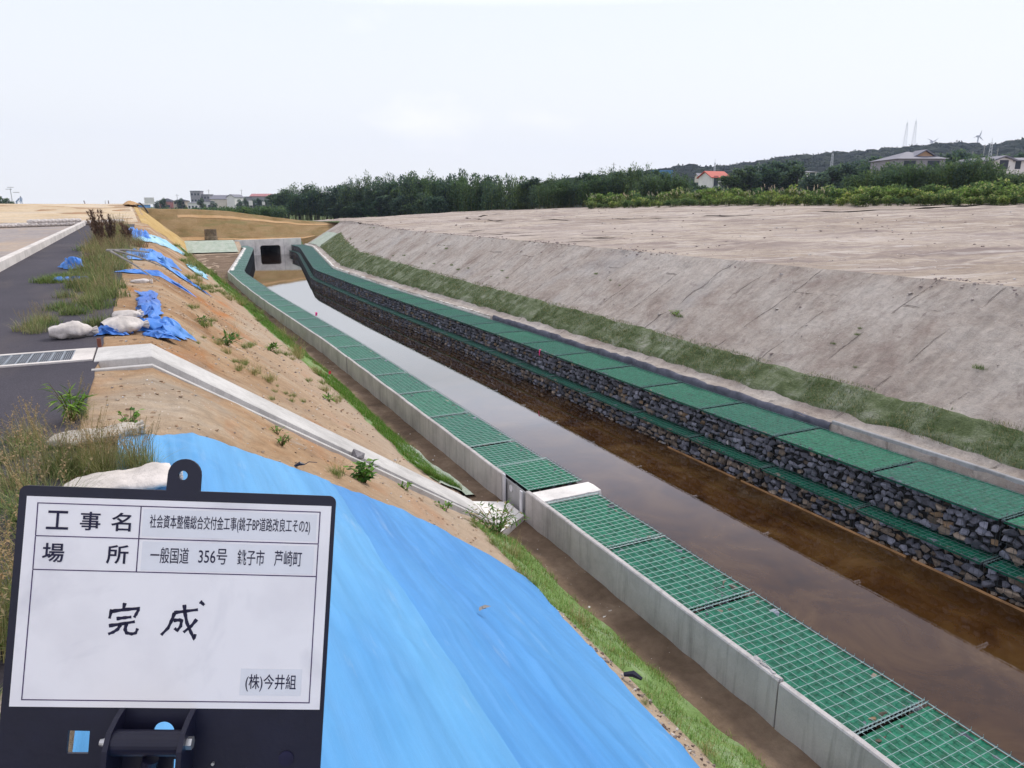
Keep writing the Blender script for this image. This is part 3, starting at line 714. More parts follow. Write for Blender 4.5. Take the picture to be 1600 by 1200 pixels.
# manhole ring stack
mr = empty('manhole_ring', (5.75, 80.7, z_emb(5.75, 80.7)), 0, 'stack of two brown concrete manhole rings above the pale slope', 'manhole ring')
def ringm(mb, r0, r1, z0, z1, n=28):
    P = []
    for k in range(n + 1):
        a = 2 * pi * k / n; P.append([(r * cos(a), r * sin(a), z) for r, z in ((r1, z0), (r1, z1 - .03), (r1 - .03, z1), (r0, z1), (r0, z0))])
    mb.grid(P)
M['ring'] = plain('stained_brown_concrete', (.20, .15, .10), .9, .2, .35, 3); M['ringlow'] = plain('brown_concrete', (.27, .21, .14), .9, .2, .3, 3)
mb = MB(); ringm(mb, .48, .62, -.1, .42); mb.build('lower_ring', M['ringlow'], mr)
mb = MB(); ringm(mb, .44, .58, .425, 1.1); mb.build('upper_ring', M['ring'], mr)

# ------------------------------------------------------------------ drain grate, chute, outlet
dg = empty('drain_grate', (-1.13, 9.25, zL(9.25)), 0, 'galvanised drain grate in a pale concrete frame across the asphalt', 'drain')
mb = MB(); a, b_, c_, d_ = -.9, .45, -.37, .37
for (x0, x1, y0, y1) in ((a, b_, c_, c_ + .07), (a, b_, d_ - .07, d_), (a, a + .12, c_ + .07, d_ - .07), (b_ - .2, b_, c_ + .07, d_ - .07)): mb.box(x0, x1, y0, y1, -.1, .03)
mb.build('concrete_frame', M['curb'], dg)
mb = MB(); mb.box(a + .12, b_ - .2, c_ + .07, d_ - .07, -.1, -.06); mb.build('pit_floor', M['dark'], dg)  # near-black floor colour stands for the shade under the grate
mb = MB()
for i in range(52):
    x = lerp(a + .135, b_ - .215, i / 51); mb.box(x - .0035, x + .0035, c_ + .08, d_ - .08, -.01, .022)
for i in range(11):
    x = lerp(a + .125, b_ - .205, i / 10); mb.box(x - .009, x + .009, c_ + .075, d_ - .075, -.012, .027)
for y in (c_ + .075, d_ - .09): mb.box(a + .12, b_ - .2, y, y + .015, -.012, .026)
mb.build('grate_bars', M['grate'], dg)
o = MB(); o.box(-.665, -.625, 9.62, 9.68, zL(9) - .03, zL(9) + .13); o = o.build('iron_stake', M['rust']); tag(o, 'short rusty iron stake at the corner of the drain frame', 'stake')

# chute running down the slope: near rim, trough, broad far rim
path = [(-.66, 9.3, zL(9) + .02), (-.10, 9.3, zL(9) + .02), (4.0, 9.3, -.33), (4.12, 9.3, -.36)]
def chute_pts(n):
    out = []
    for x in sub(-.66, -.10, 6) + sub(-.10, 4.05, n) + [4.05]:
        z = zL(9) + .004 if x <= -.10 else lerp(zL(9) + .004, -.35, (x + .10) / 4.15)
        out.append((x, z))
    return out
ch_ = empty('drainage_chute', (0, 9.3, 0), 0, 'pale concrete drainage chute bending down the dirt slope to the canal', 'chute')
def slabrun(y0, y1, top, bot, mat_, name, skew=0):
    mb = MB(); P = []
    for x, z in chute_pts(30):
        yy0, yy1 = y0 + skew * max(0, x), y1 + skew * max(0, x)
        P.append([(x, yy0, z + bot), (x, yy0, z + top - .008), (x, yy0 + .008, z + top), (x, yy1 - .008, z + top), (x, yy1, z + top - .008), (x, yy1, z + bot)])
    mb.grid(P); mb.face([5, 4, 3, 2, 1, 0]); e_ = len(mb.v) - 6; mb.face([e_, e_ + 1, e_ + 2, e_ + 3, e_ + 4, e_ + 5])
    return mb.build(name, mat_, ch_)
slabrun(-.98, -.91, .016, -.32, M['chute'], 'near_rim', .08)
slabrun(-.91, -.52, -.11, -.32, M['concrete'], 'trough_floor', .04)
slabrun(-.52, .34, .022, -.32, M['chute'], 'far_rim', .0)
ck = random.Random(3); mb = MB(); hull(mb, V((0, 0, 0)), .11, ck, (.22, .21, .22), (1.1, 1, .8)); o = mb.build('rock', M['stone'], loc=(2.08, 8.72, .99)); tag(o, 'grey rock lying on the near rim of the drainage chute', 'rock')
# outlet box at the foot and slab through the gabions
mb = MB(); mb.prism([(3.62, 8.15), (4.52, 8.75), (4.52, 9.30), (3.95, 9.62), (3.3, 9.42)], -.44, -.325); o = mb.build('outlet_slab', M['concreteW']); tag(o, 'pale slab where the chute meets the low wall', 'slab')
mb = MB(); P = []
for i in range(15):
    x = lerp(4.61, 5.62, i / 14); P.append([(x, 8.38 + .03 * n3(x, 0, 3, 9), -.10), (x, 8.40 + .035 * n3(x, 0, 3, 9), .0), (x, 8.6, .012), (x, 8.76, .0), (x, 8.77, -.12)])
mb.grid(P); e_ = len(mb.v); mb.box(4.61, 5.60, 8.45, 8.75, -1.2, -.05); o = mb.build('outlet_slab', M['concreteW'], smooth=False); tag(o, 'white slab with ragged paper edge laid across the gap between left gabions', 'slab')
og = empty('outlet_pipe', (4.56, 9.2, 0), 0, 'pale pipe and upright board in the gap of the low wall', 'pipe')
mb = MB(); mb.cyl((0.02, .12, -.12), (.35, .12, -.12), .055, None, 18); mb.build('pipe', M['pvc'], og)
mb = MB(); mb.box(-.02, .0, .25, .33, -.44, .06); mb.build('upright_board', M['pvc'], og)
mb = MB(); mb.box(-.03, -.01, -.35, -.28, -.44, .0); mb.build('upright_board', M['pvc'], og)
mb = MB(); mb.box(.03, .05, -.47, .34, -.5, -.02); mb.build('back_board', M['concreteD'], og)

# ------------------------------------------------------------------ seeded mats + grass on them
def strip_mat(rng, xin, xout, zf, m, label, name='grass_mat', lift=.03, rag=.10, seed=1):
    mb = MB(); P = []; lift0 = lift
    for y in yrows(rng[0], rng[1], .012, .1, .5):
        lift = lift0 + .0012 * max(0, y - 8)
        a, b_ = xin(y) + rag * n3(0, y, seed, 1.7), xout(y) + rag * n3(5, y, seed, 2.1) * .6; n = 10
        P.append([(lerp(a, b_, k / n), y, zf(lerp(a, b_, k / n), y) + lift + .02 * n3(lerp(a, b_, k / n), y, seed, 5) - (lift + .03 if k in (0, n) else 0)) for k in range(n + 1)])
    mb.grid(P); o = mb.build(name, m, smooth=True); return tag(o, label, 'grass mat')
wl = lambda y: pw([(0, .78), (8, .66), (12, .58), (16, .66), (22, .9), (32, 1.25), (45, 1.6), (56, 1.7)], y)
strip_mat((-6, 8.1), lambda y: 4.05 - wl(y), lambda y: 4.12, z_leftn, M['seedmat'], 'green seeded mat along the slope foot, nearer than the chute', seed=1)
strip_mat((9.95, 58), lambda y: footL(y) - wl(y), lambda y: footL(y) + .05, z_leftn, M['seedmat'], 'green seeded mat along the slope foot, beyond the chute', seed=2)
strip_mat((9.9, 12.6), lambda y: 3.62 - (y - 9.9) * .02, lambda y: 4.28 - (y - 9.9) * .06, z_leftn, M['sheetgreen'], 'pale exposed mat patch just beyond the chute foot', lift=.05, seed=4)
wr = lambda y: pw([(0, .62), (10, .68), (30, 1.0), (60, 1.6), (70, 2.1)], y)
strip_mat((-6, 71), lambda y: 11.55 + shift(y), lambda y: 11.55 + wr(y) + shift(y), z_rightn, M['seedmatR'], 'dull green seeded mat along the foot of the right slope', seed=3)
def gcol(r, straw=.2, base=(.10, .20, .04)):
    k = r.uniform(.6, 1.4)
    if r.random() < straw: return (.36 * k, .31 * k, .15 * k)
    return (base[0] * k * r.uniform(.8, 1.3), base[1] * k, base[2] * k)
def lawn(rng, xin, xout, zf, n, hh, label, base, dens=None, seed=5, straw=.15):
    r = random.Random(seed); mb = MB()
    for _ in range(n):
        t = r.random() ** 1.6; y = lerp(rng[0], rng[1], t); x = lerp(xin(y), xout(y), r.random())
        if n3(x, y, seed, 1.1) + .5 * n3(x, y, seed, 4) < (dens or -.15): continue
        a = r.uniform(0, 2 * pi); sc = 1 + y * .03
        mb.blade((x, y, zf(x, y) + .02 + .0012 * max(0, y - 8)), (cos(a), sin(a), 0), r.uniform(*hh), .005 * sc, r.uniform(.2, 1.1), gcol(r, straw, base), 2)
    o = mb.build('grass', M['grassm']); return tag(o, label, None, None, 'stuff')
lawn((-2, 8.1), lambda y: 4.03 - wl(y), lambda y: 4.08, z_leftn, 26000, (.03, .09), 'short green grass on the near left mat', (.16, .28, .065), -.2, 5)
lawn((10, 58), lambda y: footL(y) - wl(y), lambda y: footL(y), z_leftn, 62000, (.05, .13), 'short green grass on the far left mat', (.10, .22, .03), -.3, 6, .08)
lawn((-2, 70), lambda y: 11.55 + shift(y), lambda y: 11.55 + wr(y) + shift(y), z_rightn, 85000, (.035, .085), 'short dull grass on the right slope mat', (.06, .12, .035), -.2, 7, .22)

# ------------------------------------------------------------------ blue tarpaulin in the foreground
def tarp_edge(y):      # lower edge x for given y
    return pw([(-6, 2.6), (2.0, 2.95), (3.2, 3.03), (4.5, 3.2), (5.4, 3.24), (6.2, 3.4), (6.55, 3.40)], y)
def tarp_sheet(s0, s1, m, label, lift):
    mb = MB(); P = []; N = 130; Mn = 260
    for j in range(Mn + 1):
        t = j / Mn; row = []
        for i in range(N + 1):
            k = i / N
            yf = lambda s_: pw([(0, 5.72), (.15, 6.02), (.35, 6.42), (.65, 6.9), (.88, 6.78), (1, 6.5)], s_)
            s_ = k; yb = 0
            # the sheets meet along a lap about 1.28 m out from the shoulder
            for _ in range(2):
                y = lerp(-5, yf(s_), t); xa = -.34 - .12 * (1 - t); xb = tarp_edge(y) + .02 * n3(0, y, 3, 2.5); xl = 1.29 + .03 * n3(0, y, 8, .9)
                A, B = (xa, xl) if s1 < 1 else (xl - .05, xb)
                x = lerp(A, B, k); s_ = (x - xa) / (xb - xa)
            fan = x + .05 * (y - 3) * (x - .4) * .35
            z = max(z_leftn(x, y), z_left(x, y) - .005) + lift - .01 + .014 * max(0, n3(fan * 2.1, y * .35, 3, 1.0)) + .013 * abs(n3(fan * 4.2, y * .3, 6, 1.0)) + .006 * (1 - min(1, 9 * abs(n3(fan * 2.6 + 3, y * .22, 2, 1.0)))) + .005 * (1 - min(1, 9 * abs(n3(fan * 1.2 + .9 * y, y * .35, 12, 1.0)))) + .008 * abs(n3(fan * 11, y * .5, 9, 1.0))
            z += .004 * n3(x, y, 8, 3.5) + .022 * math.exp(-((y - 6.0 + .5 * (x - 1) ** 2 * .1) / .25) ** 2) * abs(n3(x * 5, y, 4, 1))
            z += .04 * (1 - min(1, s_ * 6)) * n3(x, y, 4, 2.5)
            if j == Mn: z -= .04
            if (i == N and s1 == 1): z -= .04
            row.append((x, y, z))
        P.append(row)
    mb.grid(P, flip=True); mb2 = mb; r0 = len(P) ; o = mb.build('tarpaulin', m, smooth=True); return tag(o, label, 'tarpaulin', 'blue tarpaulins in the foreground')
tarp_sheet(0, .5, M['tarplight'], 'lighter blue tarpaulin on the upper slope beside the signboard', .050)
tarp_sheet(.5, 1, M['tarp'], 'deeper blue tarpaulin covering the lower half of the foreground slope', .030)
mb = MB()
for k in range(9):
    a = k / 9 * 2 * pi; 
mb.tube([(.0, 0, 0), (.05, .015, .01), (.09, .0, .0)], [.012, .02, .006], 6); mb.tube([(.09, 0, .0), (.13, .01, .015), (.20, .0, .0)], [.004, .004, .003], 5); 
def on_left(x, y, dz=0): return (x, y, z_leftn(x, y) + dz)
o = mb.build('tarp_clip', M['boardblack'], loc=on_left(.97, 6.40, .06)); tag(o, 'small black clip pinning the far edge of the tarpaulin', 'clip')
mb = MB(); mb.add([(-.05, -.02, 0), (0, -.015, .008), (.06, .0, .0), (.02, .025, .01), (-.03, .02, .006)], [(0, 1, 2, 3, 4)]); hull(mb, V((0, .0, .005)), .02, ck, (1, 1, 1), (1.2, 1, .5))
o = mb.build('plastic_scrap', M['wood'], loc=on_left(1.95, 4.42, .10)); tag(o, 'small grey scrap lying on the middle of the tarpaulin', 'litter')
mb = MB(); mb.tube([(0, 0, 0), (.06, -.05, .02), (.10, -.12, 0)], [.02, .03, .015], 6); o = mb.build('tarp_clip', M['boardblack'], loc=on_left(3.25, 4.42, .04)); tag(o, 'black clip on the lower right edge of the tarpaulin', 'clip')

# crumpled scraps of blue sheeting along the road edge
def crumple(name, cx, cy, lx, ly, rz, m, label, amp=.08, seed=0, lift=.03, tail=0):
    mb = MB(); P = []; n = 34; k = 30
    R = Matrix.Rotation(rz, 3, 'Z')
    for j in range(k + 1):
        row = []
        for i in range(n + 1):
            a, b_ = i / n - .5, j / k - .5
            e_ = 1 + .35 * n3(a * 3, b_ * 3, seed, 1) 
            wd = 1 - tail * max(0, a + .1)
            p = R @ V((a * lx * e_, b_ * ly * e_ * wd, 0)); x, y = cx + p.x + .1 * n3(b_ * 9, a * 5, seed, 1), cy + p.y + .1 * n3(a * 7, b_ * 4, seed + 3, 1)
            ed = min(1, 6 * min(.5 - abs(a), .5 - abs(b_)))
            z = z_left(x, y) + lift + amp * ed * (.3 + .9 * abs(n3(a * lx, b_ * ly, seed, 3.2)) + .5 * abs(n3(a * lx, b_ * ly, seed + 2, 8)))
            row.append((x, y, z))
        P.append(row)
    mb.grid(P, flip=True); o = mb.build(name, m, smooth=True); return tag(o, label, 'blue sheet', 'scraps of blue sheeting')
crumple('blue_sheet', .03, 11.35, .62, .8, -.3, M['tarpold'], 'bulky crumpled blue sheet at the shoulder beyond the drain', .20, 1)
crumple('blue_sheet', -.55, 10.75, .36, .30, .1, M['tarpold'], 'small crumpled blue sheet between the two pale sandbags', .12, 2)
crumple('blue_sheet', .02, 10.75, .34, .30, .5, M['tarpold'], 'torn blue sheet end below the bulky blue sheet', .08, 3)
crumple('blue_sheet', -.12, 14.2, .32, 3.4, .0, M['tarpold'], 'long narrow strip of faded blue sheet between weeds and slope', .10, 4)
crumple('blue_sheet', .15, 19.6, 1.5, .8, -.35, M['tarpold'], 'pointed torn blue sheet lying halfway along the shoulder', .10, 5, tail=1.4)
crumple('blue_sheet', .0, 25.4, 1.3, 3.6, -.2, M['tarpold'], 'large rumpled blue sheet on the distant shoulder', .22, 6, tail=.6)
crumple('blue_sheet', .75, 23.4, 1.6, .45, -.75, M['tarpold'], 'blue sheet tail trailing down the slope from the large rumpled sheet', .10, 7, tail=1)
crumple('blue_sheet', -1.75, 21.0, .4, .7, .3, M['tarpold'], 'small blue sheet bundle among weeds on the asphalt', .28, 8)
crumple('blue_sheet', -1.55, 18.0, .75, .35, .1, M['tarpold'], 'flat blue sheet scrap sticking out over the asphalt', .10, 9)
crumple('blue_sheet', -.45, 36.5, 1.2, 3.0, 0, M['tarpold'], 'farthest rumpled blue sheet below the straw slope', .35, 10)
crumple('blue_sheet', .65, 40.0, .9, 14.0, -.13, M['tarppale'], 'long faded pale blue sheet lying down the far slope', .12, 11)
crumple('blue_sheet', 1.75, 34.2, .7, 5.0, -.06, M['tarppale'], 'lower end of pale blue sheeting near the grass at the slope foot', .08, 12)

# ------------------------------------------------------------------ sandbags
def sandbag(name, lx, ly, lz, m, seed, label, loc, rz, group=None, tie=True):
    root = empty(name, loc, rz, label, 'sandbag', group); mb = MB(); P = []; nu, nv = 28, 18
    for i in range(nu + 1):
        t = i / nu; u = -1 + 2 * t; row = []
        w_ = (1 - abs(u + .12 * math.sin(seed)) ** 2.6 / (1 + .12 * abs(math.sin(seed))) ** 2.6) ** .62 if abs(u + .12 * math.sin(seed)) < 1 + .12 * abs(math.sin(seed)) else 0
        w_ = w_ * (1 + .16 * math.sin(u * 3.1 + seed))
        w_ = max(w_, .12)
        for k in range(nv + 1):
            a = 2 * pi * k / nv; cy, cz = cos(a), sin(a)
            q = .30 * n3(u * 1.2, cy, cz + seed, 1.5) + .12 * n3(u * 3, cy * 2, cz * 2 + seed, 2) + .05 * n3(u * 9, cy * 3, cz * 3 + seed, 2)
            y = cy * ly * .5 * w_ * (1 + q); z = cz * lz * .5 * (w_ ** .8) * (1 + q) + lz * .5
            z = max(z, .01 if cz < 0 else z)
            row.append((u * lx * .5, y, z))
        P.append(row)
    mb.grid(P); b_ = mb.build('bag_body', m, root, True); ks = [b_]
    if tie:
        mb = MB()
        for k in range(7):
            a = 2 * pi * k / 7; mb.tube([(lx * .47, .02 * cos(a), lz * .42 + .02 * sin(a)), (lx * .47 + .07, .05 * cos(a), lz * .40 + .045 * sin(a))], [.012, .018], 5)
        ks.append(mb.build('bag_neck', m, root))
    KIDS[root.name] = ks; return root
sandbag('sandbag', .48, .32, .20, M['bag'], 1, 'plump white sandbag on the asphalt just beyond the drain grate', on_left(-1.0, 10.6, .0), .12)
sandbag('sandbag', .52, .44, .22, M['bag'], 2, 'large pale sandbag against the bulky blue sheet', on_left(-.42, 10.95, -.01), .35)
sandbag('sandbag', .38, .3, .13, M['bag'], 3, 'pale sandbag lying on top of the larger one by the blue sheet', on_left(-.36, 11.15, .15), .9)
sandbag('sandbag', .56, .30, .085, M['bagdirty'], 4, 'flattened grimy sandbag at the far left corner of the tarpaulin', on_left(-.50, 5.72, .03), .22)
sandbag('sandbag', .60, .40, .10, M['bag'], 5, 'flat pale sandbag partly hidden behind the top of the white signboard', on_left(-.32, 4.66, .03), .10)
sandbag('sandbag', .36, .22, .10, M['bag'], 6, 'small white sandbag on the blue strip behind the weeds', on_left(-.25, 16.9, .05), .0)
sb0 = None
for i in range(24):
    t = i / 23; x, y = lerp(-11.2, -1.5, t), lerp(44.0, 51.6, t)
    if sb0 is None: sb0 = sandbag('sandbag', .66, .40, .27, M['bag'], 11, 'white sandbag in the low row across the end of the road', (0, 0, 0), 0, 'sandbags across the road end', False); o = sb0
    else: o = dup(sb0)
    o.location = (x, y, zL(y) + .0); o.rotation_euler = (0, 0, .66 + random.uniform(-.15, .15)); o.scale = (random.uniform(.85, 1.05),) * 3
for i in range(7):
    t = i / 6; x, y = lerp(-5.6, -3.7, t), lerp(48.4, 49.9, t); o = dup(sb0, (x, y, zL(y) + .17), .66, 'white sandbag in the short upper course on the row at the road end')

# ------------------------------------------------------------------ signboard
T = V((-.19066381, 1.14969518, 3.70380955)); EX = V((.92386497, -.37658507, -.06824373)); EY = V((.17240779, .25031922, .95268874)); EN = EX.cross(EY)
sg = bpy.data.objects.new('signboard', None); COL.objects.link(sg)
sg.matrix_world = Matrix(((EX.x, EY.x, EN.x, T.x), (EX.y, EY.y, EN.y, T.y), (EX.z, EY.z, EN.z, T.z), (0, 0, 0, 1)))
tag(sg, 'construction signboard with handwritten white panel on a navy black plate', 'signboard')
def rrect(x0, x1, y0, y1, r, n=6):
    pts = []
    for cx, cy, a0 in ((x1 - r, y0 + r, -90), (x1 - r, y1 - r, 0), (x0 + r, y1 - r, 90), (x0 + r, y0 + r, 180)):
        for k in range(n + 1): a = radians(a0 + 90 * k / n); pts.append((cx + r * cos(a), cy + r * sin(a)))
    return pts
def holed(outer, holes, z0, z1, name, mat_, parent):
    bm = bmesh.new(); es = []
    for loop in [outer] + holes:
        vs = [bm.verts.new((x, y, z1)) for x, y in loop]
        es += [bm.edges.new((vs[i], vs[(i + 1) % len(vs)])) for i in range(len(vs))]
    bmesh.ops.triangle_fill(bm, use_beauty=True, use_dissolve=False, edges=es)
    r = bmesh.ops.extrude_face_region(bm, geom=list(bm.faces)); bmesh.ops.translate(bm, verts=[g for g in r['geom'] if isinstance(g, bmesh.types.BMVert)], vec=(0, 0, z0 - z1))
    bmesh.ops.recalc_face_normals(bm, faces=bm.faces)
    me = bpy.data.meshes.new(name); bm.to_mesh(me); bm.free(); me.materials.append(mat_)
    o = bpy.data.objects.new(name, me); COL.objects.link(o); o.parent = parent; return o
tab = [(.2335, .0145)] + [(.2105 + .023 * cos(radians(a)), .037 + .023 * sin(radians(a))) for a in range(0, 181, 15)] + [(.1868, .0145)]
out = [p for p in rrect(-.011, .4255, -.385, .0145, .010)]
# insert tab in the top edge: points run ccw starting bottom right
idx = 14
outer = out[:idx] + tab + out[idx:]
circ = lambda cx, cy, r, n=24: [(cx + r * cos(2 * pi * k / n), cy + r * sin(2 * pi * k / n)) for k in range(n)]
holes = [circ(.2085, .0364, .0066), [(.0800, -.3200), (.1085, -.3205), (.1085, -.3510), (.0795, -.3510)], circ(.2075, -.3215, .0145), [(.2230, -.358), (.236, -.358), (.236, -.372), (.2230, -.372)]]
holed(outer, holes, -.006, -.0012, 'back_plate', M['boardblack'], sg)
mb = MB(); mb.box(0, .42, -.288, 0, -.0012, .0); pn = mb.build('white_panel', M['panel'], sg)
# lines
mb = MB(); lz0, lz1 = .0, .0004
def hl(x0, y0, x1, y1, w_=.0014):
    d = V((x1 - x0, y1 - y0)).normalized(); n = V((-d.y, d.x)) * w_ * .5; d = d * w_ * .5
    q = [(x0 - d.x + n.x, y0 - d.y + n.y), (x0 - d.x - n.x, y0 - d.y - n.y), (x1 + d.x - n.x, y1 + d.y - n.y), (x1 + d.x + n.x, y1 + d.y + n.y)]
    mb.prism(q[::1], lz0 + .0002, lz1)
for a in ((.0155, -.009, .4045, -.009), (.0165, -.0545, .404, -.0545), (.0165, -.101, .4045, -.101), (.0160, -.2785, .405, -.2785),
          (.0155, -.0105, .0160, -.0535), (.0160, -.0560, .0162, -.0998), (.0162, -.1022, .0160, -.2772), (.4045, -.0105, .4045, -.0535), (.4045, -.0560, .4045, -.0998), (.4045, -.1022, .405, -.2772),
          (.1550, -.0105, .1550, -.0535), (.1550, -.0560, .1550, -.0998)): hl(*a)
mb.build('ruled_line', M['inkviolet'], pn)
for (x0, x1, y0, y1) in ((.1585, .4005, -.0510, -.0125), (.1605, .399, -.0985, -.0580), (.3075, .3925, -.2690, -.2320)):
    mb = MB(); mb.prism([(x0, y0), (x1, y0), (x1, y1), (x0, y1)], .00015, .00030); mb.build('label_strip', M['label'], pn)
def text(s, x0, x1, y0, y1, name='lettering', off=0.0, m='ink'):
    cu = bpy.data.curves.new('t', 'FONT'); cu.body = s; cu.size = 1; cu.offset = off; cu.resolution_u = 4; cu.extrude = .002
    ob = bpy.data.objects.new('t', cu); COL.objects.link(ob)
    dg_ = bpy.context.evaluated_depsgraph_get(); me = bpy.data.meshes.new_from_object(ob.evaluated_get(dg_))
    bpy.data.objects.remove(ob); xs = [v.co.x for v in me.vertices]; ys = [v.co.y for v in me.vertices]
    if not xs: return
    a, b_, c_, d_ = min(xs), max(xs), min(ys), max(ys)
    for v in me.vertices: v.co = ((v.co.x - a) / (b_ - a) * (x1 - x0) + x0, (v.co.y - c_) / (d_ - c_) * (y1 - y0) + y0, .00045 + (.00025 if v.co.z > 0 else -.00010))
    me.materials.clear(); me.materials.append(M[m]); me.name = name; o = bpy.data.objects.new(name, me); COL.objects.link(o); o.parent = pn; return o
for chx, (a, b_) in zip('工事名', ((.0290, .0585), (.0740, .1015), (.1160, .1430))): text(chx, a, b_, -.0450, -.0190, off=.012)
for chx, (a, b_) in zip('場所', ((.0270, .0560), (.1130, .1425))): text(chx, a, b_, -.0905, -.0640, off=.012)
text('社会資本整備総合交付金工事(銚子BP道路改良工その2)', .1685, .3915, -.0420, -.0200, off=.004)
for s_, a, b_, c_, d_ in (('一般国道', .1725, .2250, -.0880, -.0655), ('356号', .2385, .2780, -.0875, -.0655), ('銚子市', .2925, .3300, -.0875, -.0655), ('芦崎町', .3440, .3825, -.0875, -.0655)): text(s_, a, b_, c_, d_, off=.003)
text('(株)今井組', .3150, .3850, -.2635, -.2395, off=.004)
# handwriting: brush strokes
def stroke(pts, w0=.0019, w1=.0014):
    pts = [V((x, y, .0004)) for x, y in pts]; P2 = []
    for i in range(len(pts) - 1):
        for k in range(4): P2.append(pts[i].lerp(pts[i + 1], k / 4))
    P2.append(pts[-1]); b = len(mb.v); n = len(P2)
    for i, p in enumerate(P2):
        d = (P2[min(i + 1, n - 1)] - P2[max(0, i - 1)]).normalized(); s_ = V((-d.y, d.x, 0)); ww = lerp(w0, w1, i / (n - 1)) * 1.3 * (1 + .15 * math.sin(i * 1.7))
        mb.v += [tuple(p + s_ * ww), tuple(p - s_ * ww)]
    for i in range(n - 1): mb.face([b + 2 * i, b + 2 * i + 1, b + 2 * i + 3, b + 2 * i + 2])
S = 1.0
def kz(px, py):            # from a zoomed sketch grid to board metres (origin at 415,580 of the enlarged photo)
    return (.1225 + (px - 415) * .000368, -.1450 - (py - 580) * .000355)
mb = MB()
KAN = [[(470, 578), (466, 604)], [(424, 604), (418, 640)], [(424, 612), (470, 604), (524, 598), (514, 622), (508, 634)], [(444, 640), (470, 636), (498, 632)],
       [(418, 668), (462, 660), (512, 650)], [(460, 662), (452, 680), (436, 692), (418, 700)], [(482, 656), (478, 680), (484, 694), (504, 698), (518, 694), (524, 676)]]
SEI = [[(654, 612), (690, 606), (742, 598)], [(656, 612), (648, 640), (636, 672), (612, 700)], [(654, 642), (676, 640), (684, 640), (682, 664), (670, 682), (660, 672)],
       [(690, 580), (694, 610), (704, 650), (722, 688), (736, 714), (738, 694)], [(740, 636), (722, 662), (694, 688)], [(748, 566), (758, 574), (764, 580)]]
for chs in (KAN, SEI):
    mb = MB()
    for st_ in chs: stroke([kz(*p) for p in st_])
    mb.build('handwritten_character', M['ink'], pn)
# hinge bracket and pole
MX = None
hb = []
mb = MB(); cy_ = -.3325
cb = cy_ + .009; mb.cyl((.150, cb, .028), (.246, cb, .028), .0165, None, 24); mb.build('hinge_barrel', M['boardblack'], sg)
for x in (.1475, .2430):
    mb = MB(); P = []
    pts = [(cy_ + .045 - .0, -.0012), (cy_ + .038, .020), (cy_ + .026, .040), (cy_ + .006, .050), (cy_ - .020, .050), (cy_ - .045, .040), (cy_ - .055, .020), (cy_ - .058, -.0012)]
    mb.add([(x, y, z) for y, z in pts] + [(x + .007, y, z) for y, z in pts], [list(range(8))[::-1], list(range(8, 16))] + [(i, (i + 1) % 8, 8 + (i + 1) % 8, 8 + i) for i in range(8)])
    mb.build('hinge_lug', M['boardblack'], sg)
mb = MB(); mb.cyl((.143, cb, .028), (.1475, cb, .028), .0085, None, 6); mb.cyl((.136, cb, .028), (.143, cb, .028), .0045, .006, 12); mb.build('bolt', M['metal'], sg)
mb = MB(); mb.cyl((.250, cb, .028), (.257, cb, .028), .0085, None, 6); mb.build('bolt', M['metal'], sg)
mb = MB(); mb.cyl((.278, -.363, -.0012), (.278, -.363, .003), .0022, None, 10); mb.build('rivet', M['metal'], sg)
mb = MB(); mb.cyl((.3776, -.356, -.0012), (.3776, -.356, .0008), .0105, None, 24); mb.build('suction_cup', M['ink'], sg)
inv = sg.matrix_world.inverted(); g0 = on_left(-.35, 1.05, .02); pl = inv @ V(g0)
mb = MB(); mb.cyl((.203, cy_ - .012, .028), tuple(pl), .0105, .013, 16); mb.build('support_pole', M['boardblack'], sg)
mb = MB(); mb.cyl(tuple(inv @ (V(g0) + V((0, 0, .03)))), tuple(inv @ (V(g0) - V((0, 0, .03)))), .05, .06, 16); mb.build('pole_foot', M['boardblack'], sg)

# ------------------------------------------------------------------ vegetation
def zof(v, D):
    t = (600 - v) / FPX; return CAMZ + D * (t * cos(PITCH) - sin(PITCH)) / (cos(PITCH) + t * sin(PITCH))
def rdir(r, up=.3):
    return V((r.gauss(0, 1), r.gauss(0, 1), r.gauss(0, .7) + up)).normalized()
def cloud(mb, cen, rad, n, L, W, cols, r, shell=.55, up=.35):
    """leaves through an ellipsoid volume, denser near its surface"""
    for _ in range(n):
        d = V((r.gauss(0, 1), r.gauss(0, 1), r.gauss(0, 1))).normalized(); q = shell + (1 - shell) * r.random() ** .6
        p = V((cen[0] + d.x * rad[0] * q, cen[1] + d.y * rad[1] * q, cen[2] + d.z * rad[2] * q))
        c = r.choice(cols); k = r.uniform(.7, 1.3)
        mb.leaf(p, (d * .6 + rdir(r, up)).normalized(), V((0, 0, 1)), L * r.uniform(.6, 1.3), W * r.uniform(.6, 1.3), (c[0] * k, c[1] * k, c[2] * k))
DK = [(.075, .125, .098), (.098, .155, .108), (.120, .185, .112), (.078, .130, .120), (.140, .205, .105)]
MD = [(.09, .15, .06), (.12, .19, .075), (.15, .22, .085), (.075, .135, .065)]
YG = [(.21, .31, .08), (.31, .40, .11), (.16, .26, .07), (.40, .40, .18), (.13, .20, .07)]
M['bark'] = plain('tree_bark', (.10, .08, .065), .9, .1, .3, 6)
HOLD = []
def proto(name, parts):
    root = bpy.data.objects.new(name, None); root.empty_display_size = .1; COL.objects.link(root); KIDS[root.name] = []
    kids(root, *parts); return root
_used = set()
def put(src, loc, rz, sc, label, cat, group):
    if src.name in _used: o = dup(src)
    else: o = src; _used.add(src.name)
    o.location = loc; o.rotation_euler = (0, 0, rz); o.scale = sc if hasattr(sc, '__len__') else (sc,) * 3
    return tag(o, label, cat, group)
